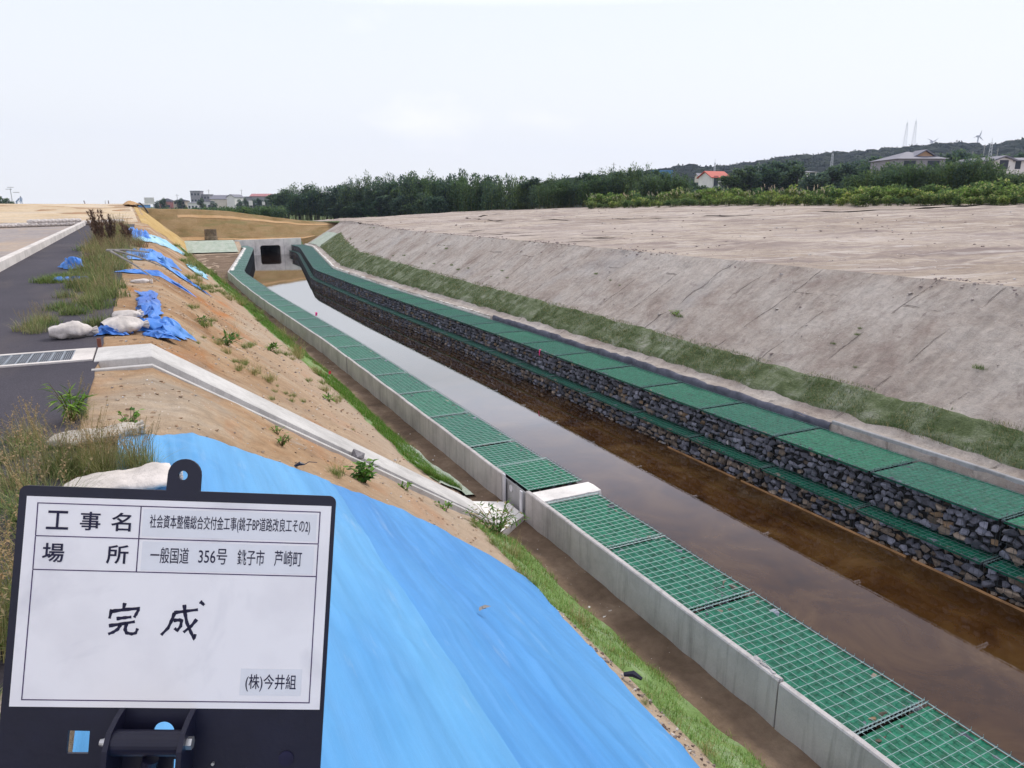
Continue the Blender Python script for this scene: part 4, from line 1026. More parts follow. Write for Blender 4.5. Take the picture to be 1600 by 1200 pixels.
def mk_tree(seed, cols, lobes=9, n=230, L=.34, W=.2, spread=1.0, name='tree'):
    """unit about 5 m high, 4 m wide"""
    r = random.Random(seed); tr = MB(); cr_ = MB()
    tr.tube([(0, 0, -.3), (.06, .03, 1.0), (.0, .1, 2.2), (.1, .0, 3.4)], [.16, .12, .09, .04], 7)
    for i in range(lobes):
        a = r.uniform(0, 2 * pi); q = r.uniform(.2, 1) * 1.35 * spread; h = r.uniform(1.2, 4.1) - .35 * q
        c = (cos(a) * q, sin(a) * q, h + .3); rr = r.uniform(.6, 1.05)
        tr.tube([(0, .05, h * .45), (c[0] * .6, c[1] * .6, h * .85), (c[0], c[1], h + .3)], [.06, .04, .015], 5)
        cloud(cr_, c, (rr, rr, rr * .8), n, L, W, cols, r, .35)
    cloud(cr_, (0, 0, 4.2), (.7, .7, .7), n, L, W, cols, r, .3)
    return proto(name, [tr.build('trunk', M['bark']), cr_.build('crown', M['leaf'])])
def mk_thicket(seed, cols, name='tall_shrub'):
    """unit 5 m high clump of upright leafy stems"""
    r = random.Random(seed); st = MB(); cr_ = MB()
    for i in range(34):
        a = r.uniform(0, 2 * pi); q = 1.7 * r.random() ** .5; x, y = cos(a) * q, sin(a) * q; h = r.uniform(3.2, 5.3) * (1 - .12 * q)
        lx, ly = r.uniform(-.4, .4), r.uniform(-.4, .4)
        st.tube([(x, y, -.3), (x + lx * .4, y + ly * .4, h * .5), (x + lx, y + ly, h)], [.03, .022, .006], 3, (.16, .17, .07))
        nl = 95
        for k in range(nl):
            t = r.uniform(.10, 1.04) ** .8; c = r.choice(cols); kk = r.uniform(.65, 1.35); w_ = .42 * (1.1 - .75 * t)
            p = V((x + lx * t + r.gauss(0, w_), y + ly * t + r.gauss(0, w_), h * t))
            cr_.leaf(p, rdir(r, .9), V((0, 0, 1)), r.uniform(.2, .5), r.uniform(.07, .16), (c[0] * kk, c[1] * kk, c[2] * kk))
    return proto(name, [st.build('stem', M['leaf']), cr_.build('foliage', M['leaf'])])
def mk_shrub(seed, cols, name='shrub', n=700, L=.16, W=.12, plume=0):
    """unit 1.2 m high broad-leaved low plant; plume adds pampas heads"""
    r = random.Random(seed); cr_ = MB(); parts = []
    for i in range(6):
        a = r.uniform(0, 2 * pi); q = r.uniform(0, .75); rr = r.uniform(.3, .55)
        cloud(cr_, (cos(a) * q, sin(a) * q, r.uniform(.25, .75)), (rr, rr, rr * .75), n // 6, L, W, cols, r, .3, .8)
    st = MB()
    for i in range(16):
        a = r.uniform(0, 2 * pi); q = r.uniform(.1, .8); st.tube([(cos(a) * q * .3, sin(a) * q * .3, -.1), (cos(a) * q, sin(a) * q, r.uniform(.5, .95))], [.012, .006], 3, (.12, .13, .05))
    parts = [st.build('stem', M['leaf']), cr_.build('foliage', M['leaf'])]
    if plume:
        pl_ = MB()
        for i in range(plume):
            a = r.uniform(0, 2 * pi); q = r.uniform(.1, .9); x, y = cos(a) * q, sin(a) * q; h = r.uniform(1.1, 1.7)
            pl_.tube([(x * .5, y * .5, 0), (x, y, h)], [.008, .005], 3, (.3, .28, .15))
            for k in range(14):
                t = k / 14; pl_.blade((x + t * .12, y, h - .05 + t * .22), (r.gauss(0, 1), r.gauss(0, 1), 0), .15, .03, .8, (.55, .50, .40), 2)
        parts.append(pl_.build('plume', M['leaf']))
    return proto(name, parts)
r = random.Random(11)
trees = [mk_tree(21, DK), mk_tree(22, DK + MD[:2]), mk_tree(23, DK, 12)]
thick = [mk_thicket(31, DK + MD[:3]), mk_thicket(32, DK + MD[:1]), mk_thicket(33, MD + DK[2:3])]
shr = [mk_shrub(41, YG), mk_shrub(42, YG + MD), mk_shrub(43, MD), mk_shrub(44, DK + MD)]
pamp = [mk_shrub(45, YG + MD, 'pampas_clump', 600, .2, .05, 7)]
def fz(x, y):
    if y > 92: return .3 if x < 30 else 1.0
    return z_right(x, y) if x > 15 else .3
topv = [(425, 306), (436, 300), (455, 296), (480, 297), (520, 298), (545, 294), (560, 288), (600, 281), (650, 275), (690, 281), (740, 278), (780, 282), (850, 284), (900, 279), (960, 273), (1000, 270), (1040, 272), (1064, 282)]
def thicket_row(D0, D1, n, u0, u1, dv, kinds, lab, cat, grp, wid=1.0):
    for i in range(n):
        u = lerp(u0, u1, (i + .5) / n) + r.uniform(-4, 4); D = pw([(430, 185), (560, 165), (700, 128), (850, 100), (1064, 86)], u) + (D0 - 99) + r.uniform(-2, 2); wd_ = max(1, D / 95)
        x, y = heading(u, D); zg = fz(x, y); h = zof(pw(topv, u) + dv + r.uniform(-3, 4), D) - zg
        kk_ = kinds[r.randrange(len(kinds))]; put(kk_, (x, y, zg), r.uniform(0, 6.28), (wid * wd_ * r.uniform(.9, 1.2), wid * wd_ * r.uniform(.9, 1.2), h / (4.9 if kk_ in trees else 4.5)), lab, cat, grp)
thicket_row(99, 86, 34, 436, 1066, -6, thick + trees + trees, 'tall dark bushy thicket plant along the far edge of the field', 'shrub', 'thicket beyond the field')
thicket_row(95, 83, 26, 640, 1062, 4, thick, 'tall dark bushy thicket plant along the far edge of the field', 'shrub', 'thicket beyond the field', .9)
thicket_row(96, 90, 18, 440, 720, 3, trees + thick[:1], 'rounded dark tree in the thicket left of the field', 'tree', 'dark trees in the thicket')
thicket_row(89, 88, 14, 520, 700, 26, trees, 'low dark tree at the foot of the thicket', 'tree', 'low trees before the thicket', .9)
x, y = heading(724, 142); o = put(mk_tree(77, DK, 10, 260, .3, .2, 1.3, 'pine_tree'), (x, y, .3), .4, (1.35, 1.35, (zof(262, 142) - .3) / 5.0), 'round crowned pine standing above the dark thicket', 'tree', None)
# leafy low band at the right field edge
def edgeD(u): return pw([(915, 78), (1060, 70), (1200, 62), (1350, 54), (1600, 45), (1800, 40)], u)
for i in range(120):
    u = 918 + 720 * (i + r.random()) / 120; row = i % 3; D = edgeD(u) + row * 2.6 + r.uniform(-.6, .8)
    x, y = heading(u, D); zg = z_right(x, y)
    if row == 0: put(shr[r.choice([1, 2, 0])], (x, y, zg - .05), r.uniform(0, 6), r.uniform(.55, .95), 'low green shrub at the front of the weedy field edge', 'shrub', 'front shrubs of the weedy field edge')
    elif row == 1:
        if u < 1320 and r.random() < .6: put(pamp[0], (x, y, zg - .05), r.uniform(0, 6), r.uniform(.8, 1.1), 'pale plumed pampas clump in the weedy field edge', 'grass clump', 'pampas clumps at the field edge')
        else: put(shr[r.choice([0, 0, 1])], (x, y, zg - .05), r.uniform(0, 6), r.uniform(.9, 1.3), 'bright leafy shrub in the middle of the weedy field edge', 'shrub', 'bright shrubs of the weedy field edge')
    else: put(shr[r.choice([0, 1, 2])], (x, y, zg), r.uniform(0, 6), r.uniform(1.15, 1.6), 'larger leafy bush at the back of the weedy field edge', 'shrub', 'back bushes of the weedy field edge')
# bamboo like thicket at right
tv2 = [(1330, 270), (1350, 266), (1400, 256), (1450, 254), (1480, 250), (1510, 243), (1535, 248), (1548, 262), (1560, 270), (1600, 270), (1700, 266)]
for i in range(34):
    u = lerp(1330, 1690, (i + .5) / 34) + r.uniform(-5, 5); D = pw([(1330, 70), (1600, 56), (1700, 52)], u) + (i % 2) * 3; x, y = heading(u, D); zg = z_right(x, y)
    put(thick[i % 3], (x, y, zg), r.uniform(0, 6), (.75, .75, (zof(pw(tv2, u) + r.uniform(-2, 5) + 3 * (i % 2 == 0), D) - zg) / 4.7), 'upright reedy thicket plant behind the weedy edge at right', 'shrub', 'reedy thicket at right')
# darker tree masses mid distance
for (u, vt, D) in [(1148, 262, 130), (1165, 258, 132), (1185, 254, 135), (1205, 250, 138), (1228, 249, 140), (1243, 256, 130), (1262, 270, 118), (1280, 268, 116), (1298, 258, 128), (1318, 252, 130), (1338, 248, 132), (1358, 243, 135), (1380, 244, 120), (1385, 252, 100), (1410, 262, 95),
                   (1470, 238, 150), (1492, 232, 150), (1515, 240, 140), (1080, 284, 140), (1098, 289, 118), (1118, 290, 110), (1050, 290, 110), (1560, 240, 170), (1590, 236, 170), (1620, 232, 160)]:
    x, y = heading(u, D); zg = pw([(90, 3.4), (200, 6)], D); h = zof(vt, D) - zg
    put(trees[r.randrange(3)], (x, y, zg - .3), r.uniform(0, 6), (h / 5.0 * 1.15 + .35, h / 5.0 * 1.15 + .35, (h + .3) / 5.0), 'dark broadleaf tree between the field edge and the wooded hill', 'tree', 'dark trees before the hill')
# rising ground under them, and the wooded hill
mb = MB(); P = []
for D in (85, 100, 130, 180, 260, 360):
    P.append([(*heading(u, D), pw([(85, 3.0), (100, 3.4), (200, 6), (360, 9)], D) * pw([(1000, .25), (1120, 1)], u) - pw([(1000, 3), (1120, 0)], u)) for u in range(980, 2100, 40)])
mb.grid(P); struct(mb.build('terrain', M['farland'], smooth=True), 'gently rising green land between field and hill')
ridge = [(800, 300), (880, 284), (930, 279), (1000, 272), (1040, 268), (1075, 262), (1110, 263), (1150, 261), (1200, 252), (1260, 245), (1300, 243), (1350, 238), (1400, 234), (1440, 230), (1480, 226), (1500, 230), (1540, 228), (1570, 222), (1600, 219), (1700, 210), (1900, 200), (2200, 210)]
def hillz(u, D):
    zt_ = zof(pw(ridge, u) + 6, 640)
    return lerp(3, zt_, min(1, max(0, (D - 330) / 310))) if D < 640 else lerp(zt_, 2, min(1, (D - 640) / 700))
M['hillsoil'] = plain('wooded_hill_floor', (.03, .045, .022), .95, .1, .3, .05, 0, 0)
mb = MB(); P = []
for D in (330, 400, 480, 560, 640, 760, 1000, 1340):
    P.append([(*heading(u, D), hillz(u, D) - 2) for u in range(800, 2201, 25)])
mb.grid(P); struct(mb.build('hill', M['hillsoil'], smooth=True), 'long low hill rising to the right behind the field')
mb = MB(); rr = random.Random(99)
for i in range(1500):
    u = rr.uniform(810, 1680) if i % 6 else rr.uniform(1680, 2100); D = lerp(360, 665, rr.random() ** .6); x, y = heading(u, D); R_ = rr.uniform(5, 9.5); z = hillz(u, D) + R_ * .1
    if D < 520 and rr.random() < .3: continue
    base = rr.choice([(.018, .032, .024), (.023, .040, .028), (.030, .048, .030), (.015, .027, .023)])
    bm = bmesh.new(); bmesh.ops.create_icosphere(bm, subdivisions=2, radius=1); bs = len(mb.v); sd_ = rr.random() * 50
    for v_ in bm.verts: q_ = 1 + .28 * n3(v_.co.x, v_.co.y, v_.co.z + sd_, 2.2); mb.v.append((x + v_.co.x * R_ * q_, y + v_.co.y * R_ * q_, z + v_.co.z * R_ * .62 * q_))
    for f_ in bm.faces: k_ = rr.uniform(.8, 1.2); mb.face([bs + v_.index for v_ in f_.verts], (base[0] * k_, base[1] * k_, base[2] * k_))
    bm.free()
    cloud(mb, (x, y, z), (R_, R_, R_ * .62), 24, 2.2, 1.7, [base], rr, .95, .3)
o = mb.build('woodland', M['leaf']); tag(o, 'dark woodland covering the distant hill', None, None, 'stuff')
# far left trees and hedge band
for (u, vt, D) in [(-12, 300, 120), (2, 306, 118), (12, 309, 121), (20, 314, 124)]:
    x, y = heading(u, D); put(trees[1], (x, y, zof(vt, D) - 4.5), u, (.75, .75, .9), 'dark rounded tree beyond the straw ramp at the far left', 'tree', 'trees beyond the ramp')
for i in range(46):
    u = 226 + 215 * (i + r.random()) / 46; D = 125 + 30 * r.random(); x, y = heading(u, D); vt = pw([(226, 322), (300, 321), (430, 317)], u) + r.uniform(-1, 2)
    put(shr[2 if i % 2 else 3], (x, y, zof(vt, D) - 2.6), i, (2.2, 2.2, 2.1), 'low green bush behind the brown embankment, before the town', 'shrub', 'bushes behind the embankment')
for (u, vt) in [(247, 313), (256, 309), (264, 311), (316, 309), (332, 314), (374, 311), (384, 309), (398, 310), (404, 309), (416, 311), (424, 308), (433, 309), (205, 318), (216, 317), (284, 309)]:
    D = 330 + r.uniform(-20, 30); x, y = heading(u, D); z = zof(vt, D); put(trees[r.randrange(3)], (x, y, .3), u, (1.25, 1.25, (z - .3) / 5), 'dark tree among the town buildings', 'tree', 'trees in the town')

# ------------------------------------------------------------------ buildings
for n_, c_ in (('wwhite', (.72, .70, .68)), ('wgrey', (.30, .29, .31)), ('wtan', (.50, .42, .34)), ('wcream', (.66, .60, .52)), ('rgrey', (.20, .20, .23)), ('rdark', (.07, .07, .09)), ('rred', (.52, .10, .07)), ('rtile', (.19, .19, .23)),
               ('wblue', (.10, .25, .50)), ('rpink', (.45, .20, .20)), ('gorange', (.50, .32, .20)), ('glass', (.05, .06, .08))):
    M[n_] = plain('building_' + n_, c_, .7, .3, .08, .6, 0, 0)
def building(u0, u1, vt, ve, D, wall, roof, kind, label, cat='building', name='building', zg=.3, dep=None, wins=(3, 1), ang=0, vb=None):
    x0, y0 = heading(u0, D); x1, y1 = heading(u1, D); W_ = sqrt((x1 - x0) ** 2 + (y1 - y0) ** 2); dep = dep or max(5, W_ * .7)
    if vb: zg = zof(vb, D)
    zt_, ze = zof(vt, D) - zg, zof(ve, D) - zg
    root = empty(name, ((x0 + x1) / 2, (y0 + y1) / 2, zg), atan2(y1 - y0, x1 - x0) + ang, label, cat)
    h = W_ / 2; a = MB(); a.box(-h, h, 0, dep, -.5, ze); 
    if kind == 'gable_side': a.add([(-h, 0, ze), (-h, dep, ze), (-h, dep / 2, zt_ - .1)], [(0, 1, 2)]); a.add([(h, 0, ze), (h, dep, ze), (h, dep / 2, zt_ - .1)], [(2, 1, 0)])
    if kind == 'gable_front': a.add([(-h, 0, ze), (h, 0, ze), (0, 0, zt_ - .1)], [(0, 1, 2)]); a.add([(-h, dep, ze), (h, dep, ze), (0, dep, zt_ - .1)], [(2, 1, 0)])
    a.build('wall', M[wall], root); b_ = MB(); o_ = .35
    if kind == 'flat': b_.box(-h - .15, h + .15, -.15, dep + .15, ze + .002, zt_)
    elif kind == 'gable_side':
        for y_, s_ in ((-o_, 1), (dep + o_, -1)): b_.add([(-h - o_, y_, ze - .15), (h + o_, y_, ze - .15), (h + o_, dep / 2, zt_), (-h - o_, dep / 2, zt_), (-h - o_, y_, ze), (h + o_, y_, ze), (h + o_, dep / 2, zt_ + .18), (-h - o_, dep / 2, zt_ + .18)], [(0, 1, 2, 3), (4, 5, 6, 7), (0, 1, 5, 4), (0, 3, 7, 4), (1, 2, 6, 5)])
    elif kind == 'gable_front':
        for s_ in (-1, 1): b_.add([(s_ * (h + o_), -o_, ze - .15), (s_ * (h + o_), dep + o_, ze - .15), (0, dep + o_, zt_), (0, -o_, zt_), (s_ * (h + o_), -o_, ze + .03), (s_ * (h + o_), dep + o_, ze + .03), (0, dep + o_, zt_ + .18), (0, -o_, zt_ + .18)], [(0, 1, 2, 3), (4, 5, 6, 7), (0, 3, 7, 4), (0, 1, 5, 4), (1, 2, 6, 5)])
    else:
        q = min(h, dep / 2) * .95; b_.add([(-h - o_, -o_, ze), (h + o_, -o_, ze), (h + o_, dep + o_, ze), (-h - o_, dep + o_, ze), (-h + q, dep / 2, zt_), (h - q, dep / 2, zt_)], [(0, 1, 5, 4), (1, 2, 5), (2, 3, 4, 5), (3, 0, 4), (3, 2, 1, 0)])
    b_.build('roof', M[roof], root)
    for k in range(wins[0]):
        for j in range(wins[1]):
            x = -h + 2 * h * (k + .5) / wins[0]; z = ze * (.6 if wins[1] == 1 else (.25 + .6 * j / (wins[1] - 1))); ww, hh = min(.9, h / wins[0] * .5), .55
            c = MB(); c.box(x - ww, x + ww, -.04, -.005, z - hh, z + hh); c.build('window', M['glass'], root)
    return root
building(209, 224, 318, 320, 260, 'wblue', 'wwhite', 'flat', 'small blue walled shed with white roof at the left of the town', name='shed')
building(299, 314, 298, 299, 430, 'wgrey', 'rgrey', 'flat', 'tall grey block rising above the town roofs', wins=(3, 3))
building(314, 329, 303.5, 305, 432, 'wgrey', 'rgrey', 'flat', 'lower grey wing attached to the right of the tall block', wins=(3, 2))
building(328, 354, 305, 311, 380, 'wcream', 'rgrey', 'gable_side', 'cream warehouse with a long grey roof', name='warehouse', wins=(0, 0), dep=14)
building(355, 367, 304, 308, 376, 'wwhite', 'rgrey', 'gable_front', 'bright white gable end beside the cream warehouse', name='warehouse', wins=(0, 0), dep=14)
building(271, 290, 311, 314, 350, 'wtan', 'rdark', 'hip', 'two storey tan house with a dark roof', name='house', wins=(3, 2))
building(249, 268, 310, 315, 352, 'rpink', 'rdark', 'hip', 'dark roofed house left of the tan house', name='house', wins=(2, 1))
building(293, 309, 315, 317, 345, 'wwhite', 'rgrey', 'hip', 'low white house between the tan house and the dark roofed house', name='house', wins=(3, 1))
building(310, 330, 312, 315, 348, 'wwhite', 'rdark', 'hip', 'white house with wide dark roof before the warehouse', name='house', wins=(3, 1))
building(366, 394, 307, 309, 450, 'wgrey', 'rgrey', 'flat', 'long low grey building right of the white gable', wins=(6, 1))
building(392, 421, 303, 306.5, 450, 'wgrey', 'rpink', 'gable_side', 'long grey building with a dull red roof', wins=(6, 1))
building(421, 445, 303, 305, 455, 'wgrey', 'rgrey', 'flat', 'grey building half hidden by the dark thicket', wins=(4, 1))
building(1107, 1139, 268, 277, 165, 'wwhite', 'rred', 'gable_side', 'white house with a bright red roof beyond the weedy field edge', name='house', wins=(2, 2), dep=5, ang=.35, vb=290)
building(1020, 1048, 266, 268, 230, 'wblue', 'wblue', 'flat', 'blue building peeking over the dark thicket', wins=(4, 1), vb=285)
building(1089, 1098, 271, 275, 240, 'wcream', 'rgrey', 'gable_side', 'tiny cream house left of the red roofed house', name='house', wins=(1, 1), vb=282)
building(1243, 1272, 266, 269, 150, 'wwhite', 'rgrey', 'hip', 'small house with grey roof among the dark trees', name='house', wins=(2, 1), vb=282)
h1 = building(1395, 1468, 234, 248, 105, 'wgrey', 'rtile', 'hip', 'large traditional house with grey tiled hipped roof and orange gable', name='house', wins=(2, 1), dep=8, vb=272)
q = MB(); q.add([(-.6, 1.2, zof(246, 105) - zof(272, 105)), (2.6, 1.2, zof(246, 105) - zof(272, 105)), (1.0, 1.2, zof(235, 105) - zof(272, 105)), (1.0, 4.0, zof(235, 105) - zof(272, 105))], [(0, 1, 2)]); q.build('gable_end', M['gorange'], h1)
q = MB(); zz = zof(246, 105) - zof(272, 105); zr = zof(234.3, 105) - zof(272, 105)
for s_ in (-1, 1): q.add([(1.0 + s_ * 1.9, .9, zz - .1), (1.0, .9, zr), (1.0, 4.0, zr), (1.0 + s_ * 1.9, 3.4, zz - .1), (1.0 + s_ * 1.9, .9, zz + .08), (1.0, .9, zr + .15), (1.0, 4.0, zr + .15), (1.0 + s_ * 1.9, 3.4, zz + .08)], [(0, 1, 2, 3), (4, 5, 6, 7), (0, 1, 5, 4)])
q.build('gable_roof', M['rtile'], h1)
building(1545, 1572, 245, 250, 95, 'wwhite', 'rtile', 'gable_front', 'white gabled building nearest the right picture edge trees', wins=(1, 1), dep=9, vb=268)
building(1572, 1640, 246, 250, 98, 'wwhite', 'rtile', 'gable_side', 'long white building with grey roof at the right edge', wins=(4, 1), dep=7, vb=268)
def board(u, v, w_, h_, D, label):
    x, y = heading(u, D); z = zof(v, D); root = empty('billboard', (x, y, .3), -YAW, label, 'billboard'); a = MB(); a.box(-w_ / 2, w_ / 2, -.1, .1, z - .3, z - .3 + h_); a.build('panel', M['wwhite'], root)
    for s_ in (-.4, .4): a = MB(); a.box(s_ * w_ - .1, s_ * w_ + .1, .1, .3, 0, z - .3 + h_ * .5); a.build('post', M['wgrey'], root)
board(234, 319, 3.9, 2.6, 300, 'blank white billboard at the left of the town'); board(392, 321, 1.5, 1.9, 300, 'upright white sign before the dark town trees, left of two'); board(412, 320, 1.1, 1.2, 300, 'smaller white sign right of the upright one')
# poles, masts, turbines
M['mast'] = plain('pale_mast_paint', (.62, .63, .66), .6, .3, .1); M['polegrey'] = plain('concrete_pole_grey', (.36, .36, .36), .8, .2, .1)
def lattice(u, vt, D, zg, w_, label, name='radio_mast'):
    x, y = heading(u, D); h = zof(vt, D) - zg; root = empty(name, (x, y, zg), .3, label, 'mast'); a = MB(); n = 14
    c = [(-1, -1), (1, -1), (1, 1), (-1, 1)]
    for k in range(4): a.tube([(c[k][0] * w_, c[k][1] * w_, 0), (c[k][0] * w_ * .25, c[k][1] * w_ * .25, h)], .07, 3)
    for i in range(n):
        t, t2 = i / n, (i + 1) / n; s, s2 = w_ * (1 - .75 * t), w_ * (1 - .75 * t2)
        for k in range(4):
            k2 = (k + 1) % 4; a.tube([(c[k][0] * s, c[k][1] * s, h * t), (c[k2][0] * s2, c[k2][1] * s2, h * t2)], .06, 3)
    a.build('lattice', M['mast'], root); a = MB(); a.tube([(0, 0, h), (0, 0, h * 1.08)], .1, 4); a.build('antenna', M['mast'], root)
lattice(1402, 192, 700, 50, 1.6, 'faint thin radio mast on the hill, left of the pair'); lattice(1415, 189, 690, 52, 1.6, 'faint thin radio mast on the hill, right of the pair')
lattice(1293, 240, 400, 8, 1.2, 'short pylon standing before the wooded hill', 'pylon'); lattice(1535, 222, 400, 12, 1.4, 'stubby pale tower on the hill near the right edge', 'pylon'); lattice(1113, 254, 420, 4, .9, 'small pylon above the red roofed house', 'pylon')
def turbine(u, vh, D, rot, label, R_=22):
    x, y = heading(u, D); zg = 40; h = zof(vh, D) - zg; root = empty('wind_turbine', (x, y, zg), -YAW, label, 'wind turbine')
    a = MB(); a.tube([(0, 0, 0), (0, 0, h)], [1.6, .9], 10); a.build('tower', M['mast'], root); a = MB(); a.box(-1.3, 1.3, -2.5, 4, h - 1, h + 1.4); a.build('nacelle', M['mast'], root)
    for k in range(3):
        t = rot + k * 2 * pi / 3; a = MB(); d = V((sin(t), 0, cos(t))); s_ = V((cos(t), 0, -sin(t))); o_ = V((0, -3, h + .2))
        a.add([o_ - s_ * .5, o_ + d * R_ * .2 + s_ * 1.6, o_ + d * R_, o_ + s_ * .5 - d * .2, o_ + V((0, .5, 0)) - s_ * .5, o_ + V((0, .4, 0)) + d * R_ * .2 + s_ * 1.6], [(0, 1, 2), (0, 2, 3), (4, 2, 5), (0, 4, 5, 1), (4, 3, 2)]); a.build('blade', M['mast'], root)
turbine(1513, 213, 1150, .25, 'larger distant wind turbine above the hill at right', 10); turbine(1443, 222, 1300, 1.0, 'smaller distant wind turbine above the big tiled house', 12)
def pole(u, vt, D, zg, label):
    x, y = heading(u, D); h = zof(vt, D) - zg; root = empty('utility_pole', (x, y, zg), .2, label, 'utility pole'); a = MB(); a.tube([(0, 0, 0), (0, 0, h)], [.16, .10], 8); a.build('pole', M['polegrey'], root)
    a = MB(); a.box(-.9, .9, -.05, .05, h - .7, h - .6); a.build('crossarm', M['polegrey'], root)
for u, vt, D, zg, l in [(1181, 253, 150, 4, 'utility pole beside the dark trees near the red roofed house'), (957, 254, 240, 2, 'thin utility pole above the dark thicket'), (1525, 226, 220, 8, 'utility pole before the hill left of the stubby tower'), (1546, 232, 210, 8, 'utility pole just right of the stubby tower'),
                        (1508, 236, 190, 8, 'short utility pole above the reedy thicket'), (328, 296, 380, .3, 'thin utility pole behind the warehouse'), (379, 296, 420, .3, 'thin utility pole right of the white gable'), (278, 303, 360, .3, 'utility pole above the tan house')]: pole(u, vt, D, zg, l)
# floodlight mast far left
x, y = heading(20, 190); root = empty('floodlight_mast', (x, y, 3.2), -YAW, 'faint floodlight mast with flat heads at the far left', 'mast')
a = MB(); hh = zof(294, 190) - 3.2; a.tube([(0, 0, 0), (0, 0, hh)], [.14, .08], 6); a.build('pole', M['mast'], root)
for dx, v_ in ((.0, 293), (-.5, 296), (1.3, 301)):
    a = MB(); z = zof(v_, 190) - 3.2; a.box(dx - .6, dx + .8, -.2, .2, z, z + .12); a.build('lamp_head', M['polegrey'], root)
# two distant workers
for n_, c_ in (('cloth', (.32, .42, .60)), ('trouser', (.42, .48, .58)), ('skin', (.5, .33, .24)), ('cap', (.22, .28, .40))): M[n_] = plain('worker_' + n_, c_, .8, .2, .1)
def skinfig(name, joints, edges, rad, m, parent):
    me = bpy.data.meshes.new(name); me.from_pydata(joints, edges, []); me.update(); o = bpy.data.objects.new(name, me); COL.objects.link(o)
    sk = o.modifiers.new('skin', 'SKIN'); ss = o.modifiers.new('sub', 'SUBSURF'); ss.levels = ss.render_levels = 1
    for i, v in enumerate(me.skin_vertices[0].data): v.radius = (rad[i], rad[i] * .85)
    me.skin_vertices[0].data[0].use_root = True; dg_ = bpy.context.evaluated_depsgraph_get(); m2_ = bpy.data.meshes.new_from_object(o.evaluated_get(dg_)); bpy.data.objects.remove(o)
    m2_.materials.clear(); m2_.materials.append(m); m2_.name = name; q = bpy.data.objects.new(name, m2_); COL.objects.link(q); q.parent = parent; return q
def person(u, D, zg, rz, bend, label):
    x, y = heading(u, D); root = empty('person', (x, y, zg), rz, label, 'person'); f_ = bend
    hip = (0, 0, .92 - .25 * f_); sh = (.0, -.45 * f_, 1.42 - .42 * f_); nk = (0, -.50 * f_, 1.50 - .44 * f_); hd = (0, -.58 * f_, 1.62 - .48 * f_); tp = (0, -.6 * f_, 1.72 - .5 * f_)
    J = [hip, (0, sh[1] * .5, (hip[2] + sh[2]) / 2), sh, nk, hd, tp, (-.19, sh[1], sh[2]), (-.26, sh[1] - .05, sh[2] - .28), (-.24, sh[1] - .2, sh[2] - .52), (.19, sh[1], sh[2]), (.26, sh[1] - .05, sh[2] - .28), (.24, sh[1] - .2, sh[2] - .52),
         (-.10, 0, hip[2] - .05), (-.12, -.14 * f_ - .02, .48), (-.13, .04, .08), (-.13, -.12, .04), (.10, 0, hip[2] - .05), (.12, -.14 * f_ - .02, .48), (.14, .04, .08), (.14, -.12, .04)]
    Eg = [(0, 1), (1, 2), (2, 3), (3, 4), (4, 5), (2, 6), (6, 7), (7, 8), (2, 9), (9, 10), (10, 11), (0, 12), (12, 13), (13, 14), (14, 15), (0, 16), (16, 17), (17, 18), (18, 19)]
    R_ = [.15, .14, .13, .06, .10, .07, .07, .05, .04, .07, .05, .04, .10, .07, .05, .045, .10, .07, .05, .045]
    skinfig('body', J, Eg, R_, M['cloth'], root)
    k = MB(); P = [[(.105 * cos(a) * s + 0, hd[1] + .11 * sin(a) * s, hd[2] + .03 + dz) for a in [2 * pi * q / 14 for q in range(15)]] for s, dz in ((1.25, .0), (1.05, .01), (1.0, .05), (.7, .1), (.05, .12))]
    k.grid(P); k.build('cap', M['cap'], root, True)
    k = MB(); k.tube([(0, hd[1] - .02, hd[2] - .09), (0, hd[1] - .035, hd[2] - .03), (0, hd[1] - .03, hd[2] + .03)], [.07, .09, .095], 12); k.build('face', M['skin'], root, True)
person(34, 150, zof(320.5, 150), .3, 0, 'standing distant person in pale blue work clothes and cap on the far ridge')
person(26, 150, zof(320.5, 150), 1.2, .9, 'stooping distant person in blue work clothes beside the standing one')
# stakes on the ramp
for u, v_, l in ((133, 318.3, 'short dark stake leaning on top of the straw ramp'), (165, 318.3, 'thin post on the straw ramp, left of the pale one'), (170, 318.3, 'pale short post on the straw ramp near the ridge')):
    x, y = heading(u, 72); a = MB(); a.tube([(0, 0, 0), (-.06 if u == 133 else 0, 0, .34)], .05 if u != 165 else .02, 6); o = a.build('marker_post', M['wgrey'], loc=(x, y, z_left(x, y))); tag(o, l, 'post')
# mound and black sheet edge on the crest
mb = MB(); P = []
for i in range(15):
    t = i / 14; a_ = t * pi; P.append([(-1.6 + 1.15 * k / 10 + .2 * cos(a_), 70 + 5 * t, 4.12 + .32 * sin(pi * k / 10) * sin(a_) + .05 * n3(k, i, 3, .5)) for k in range(11)])
mb.grid(P); o = mb.build('soil_mound', M['orange'], smooth=True); tag(o, 'small pale soil mound on the end of the far left ridge', 'mound')
mb = MB(); mb.tube([(-.5 + .0, 71, 4.05), (-.35, 72.5, 4.25), (-.2, 73.5, 4.15), (.05, 74.5, 3.8), (.25, 75, 3.4)], .07, 8); o = mb.build('drain_hose', M['geotex'], smooth=True); tag(o, 'black curved hose over the end of the far left ridge', 'hose')

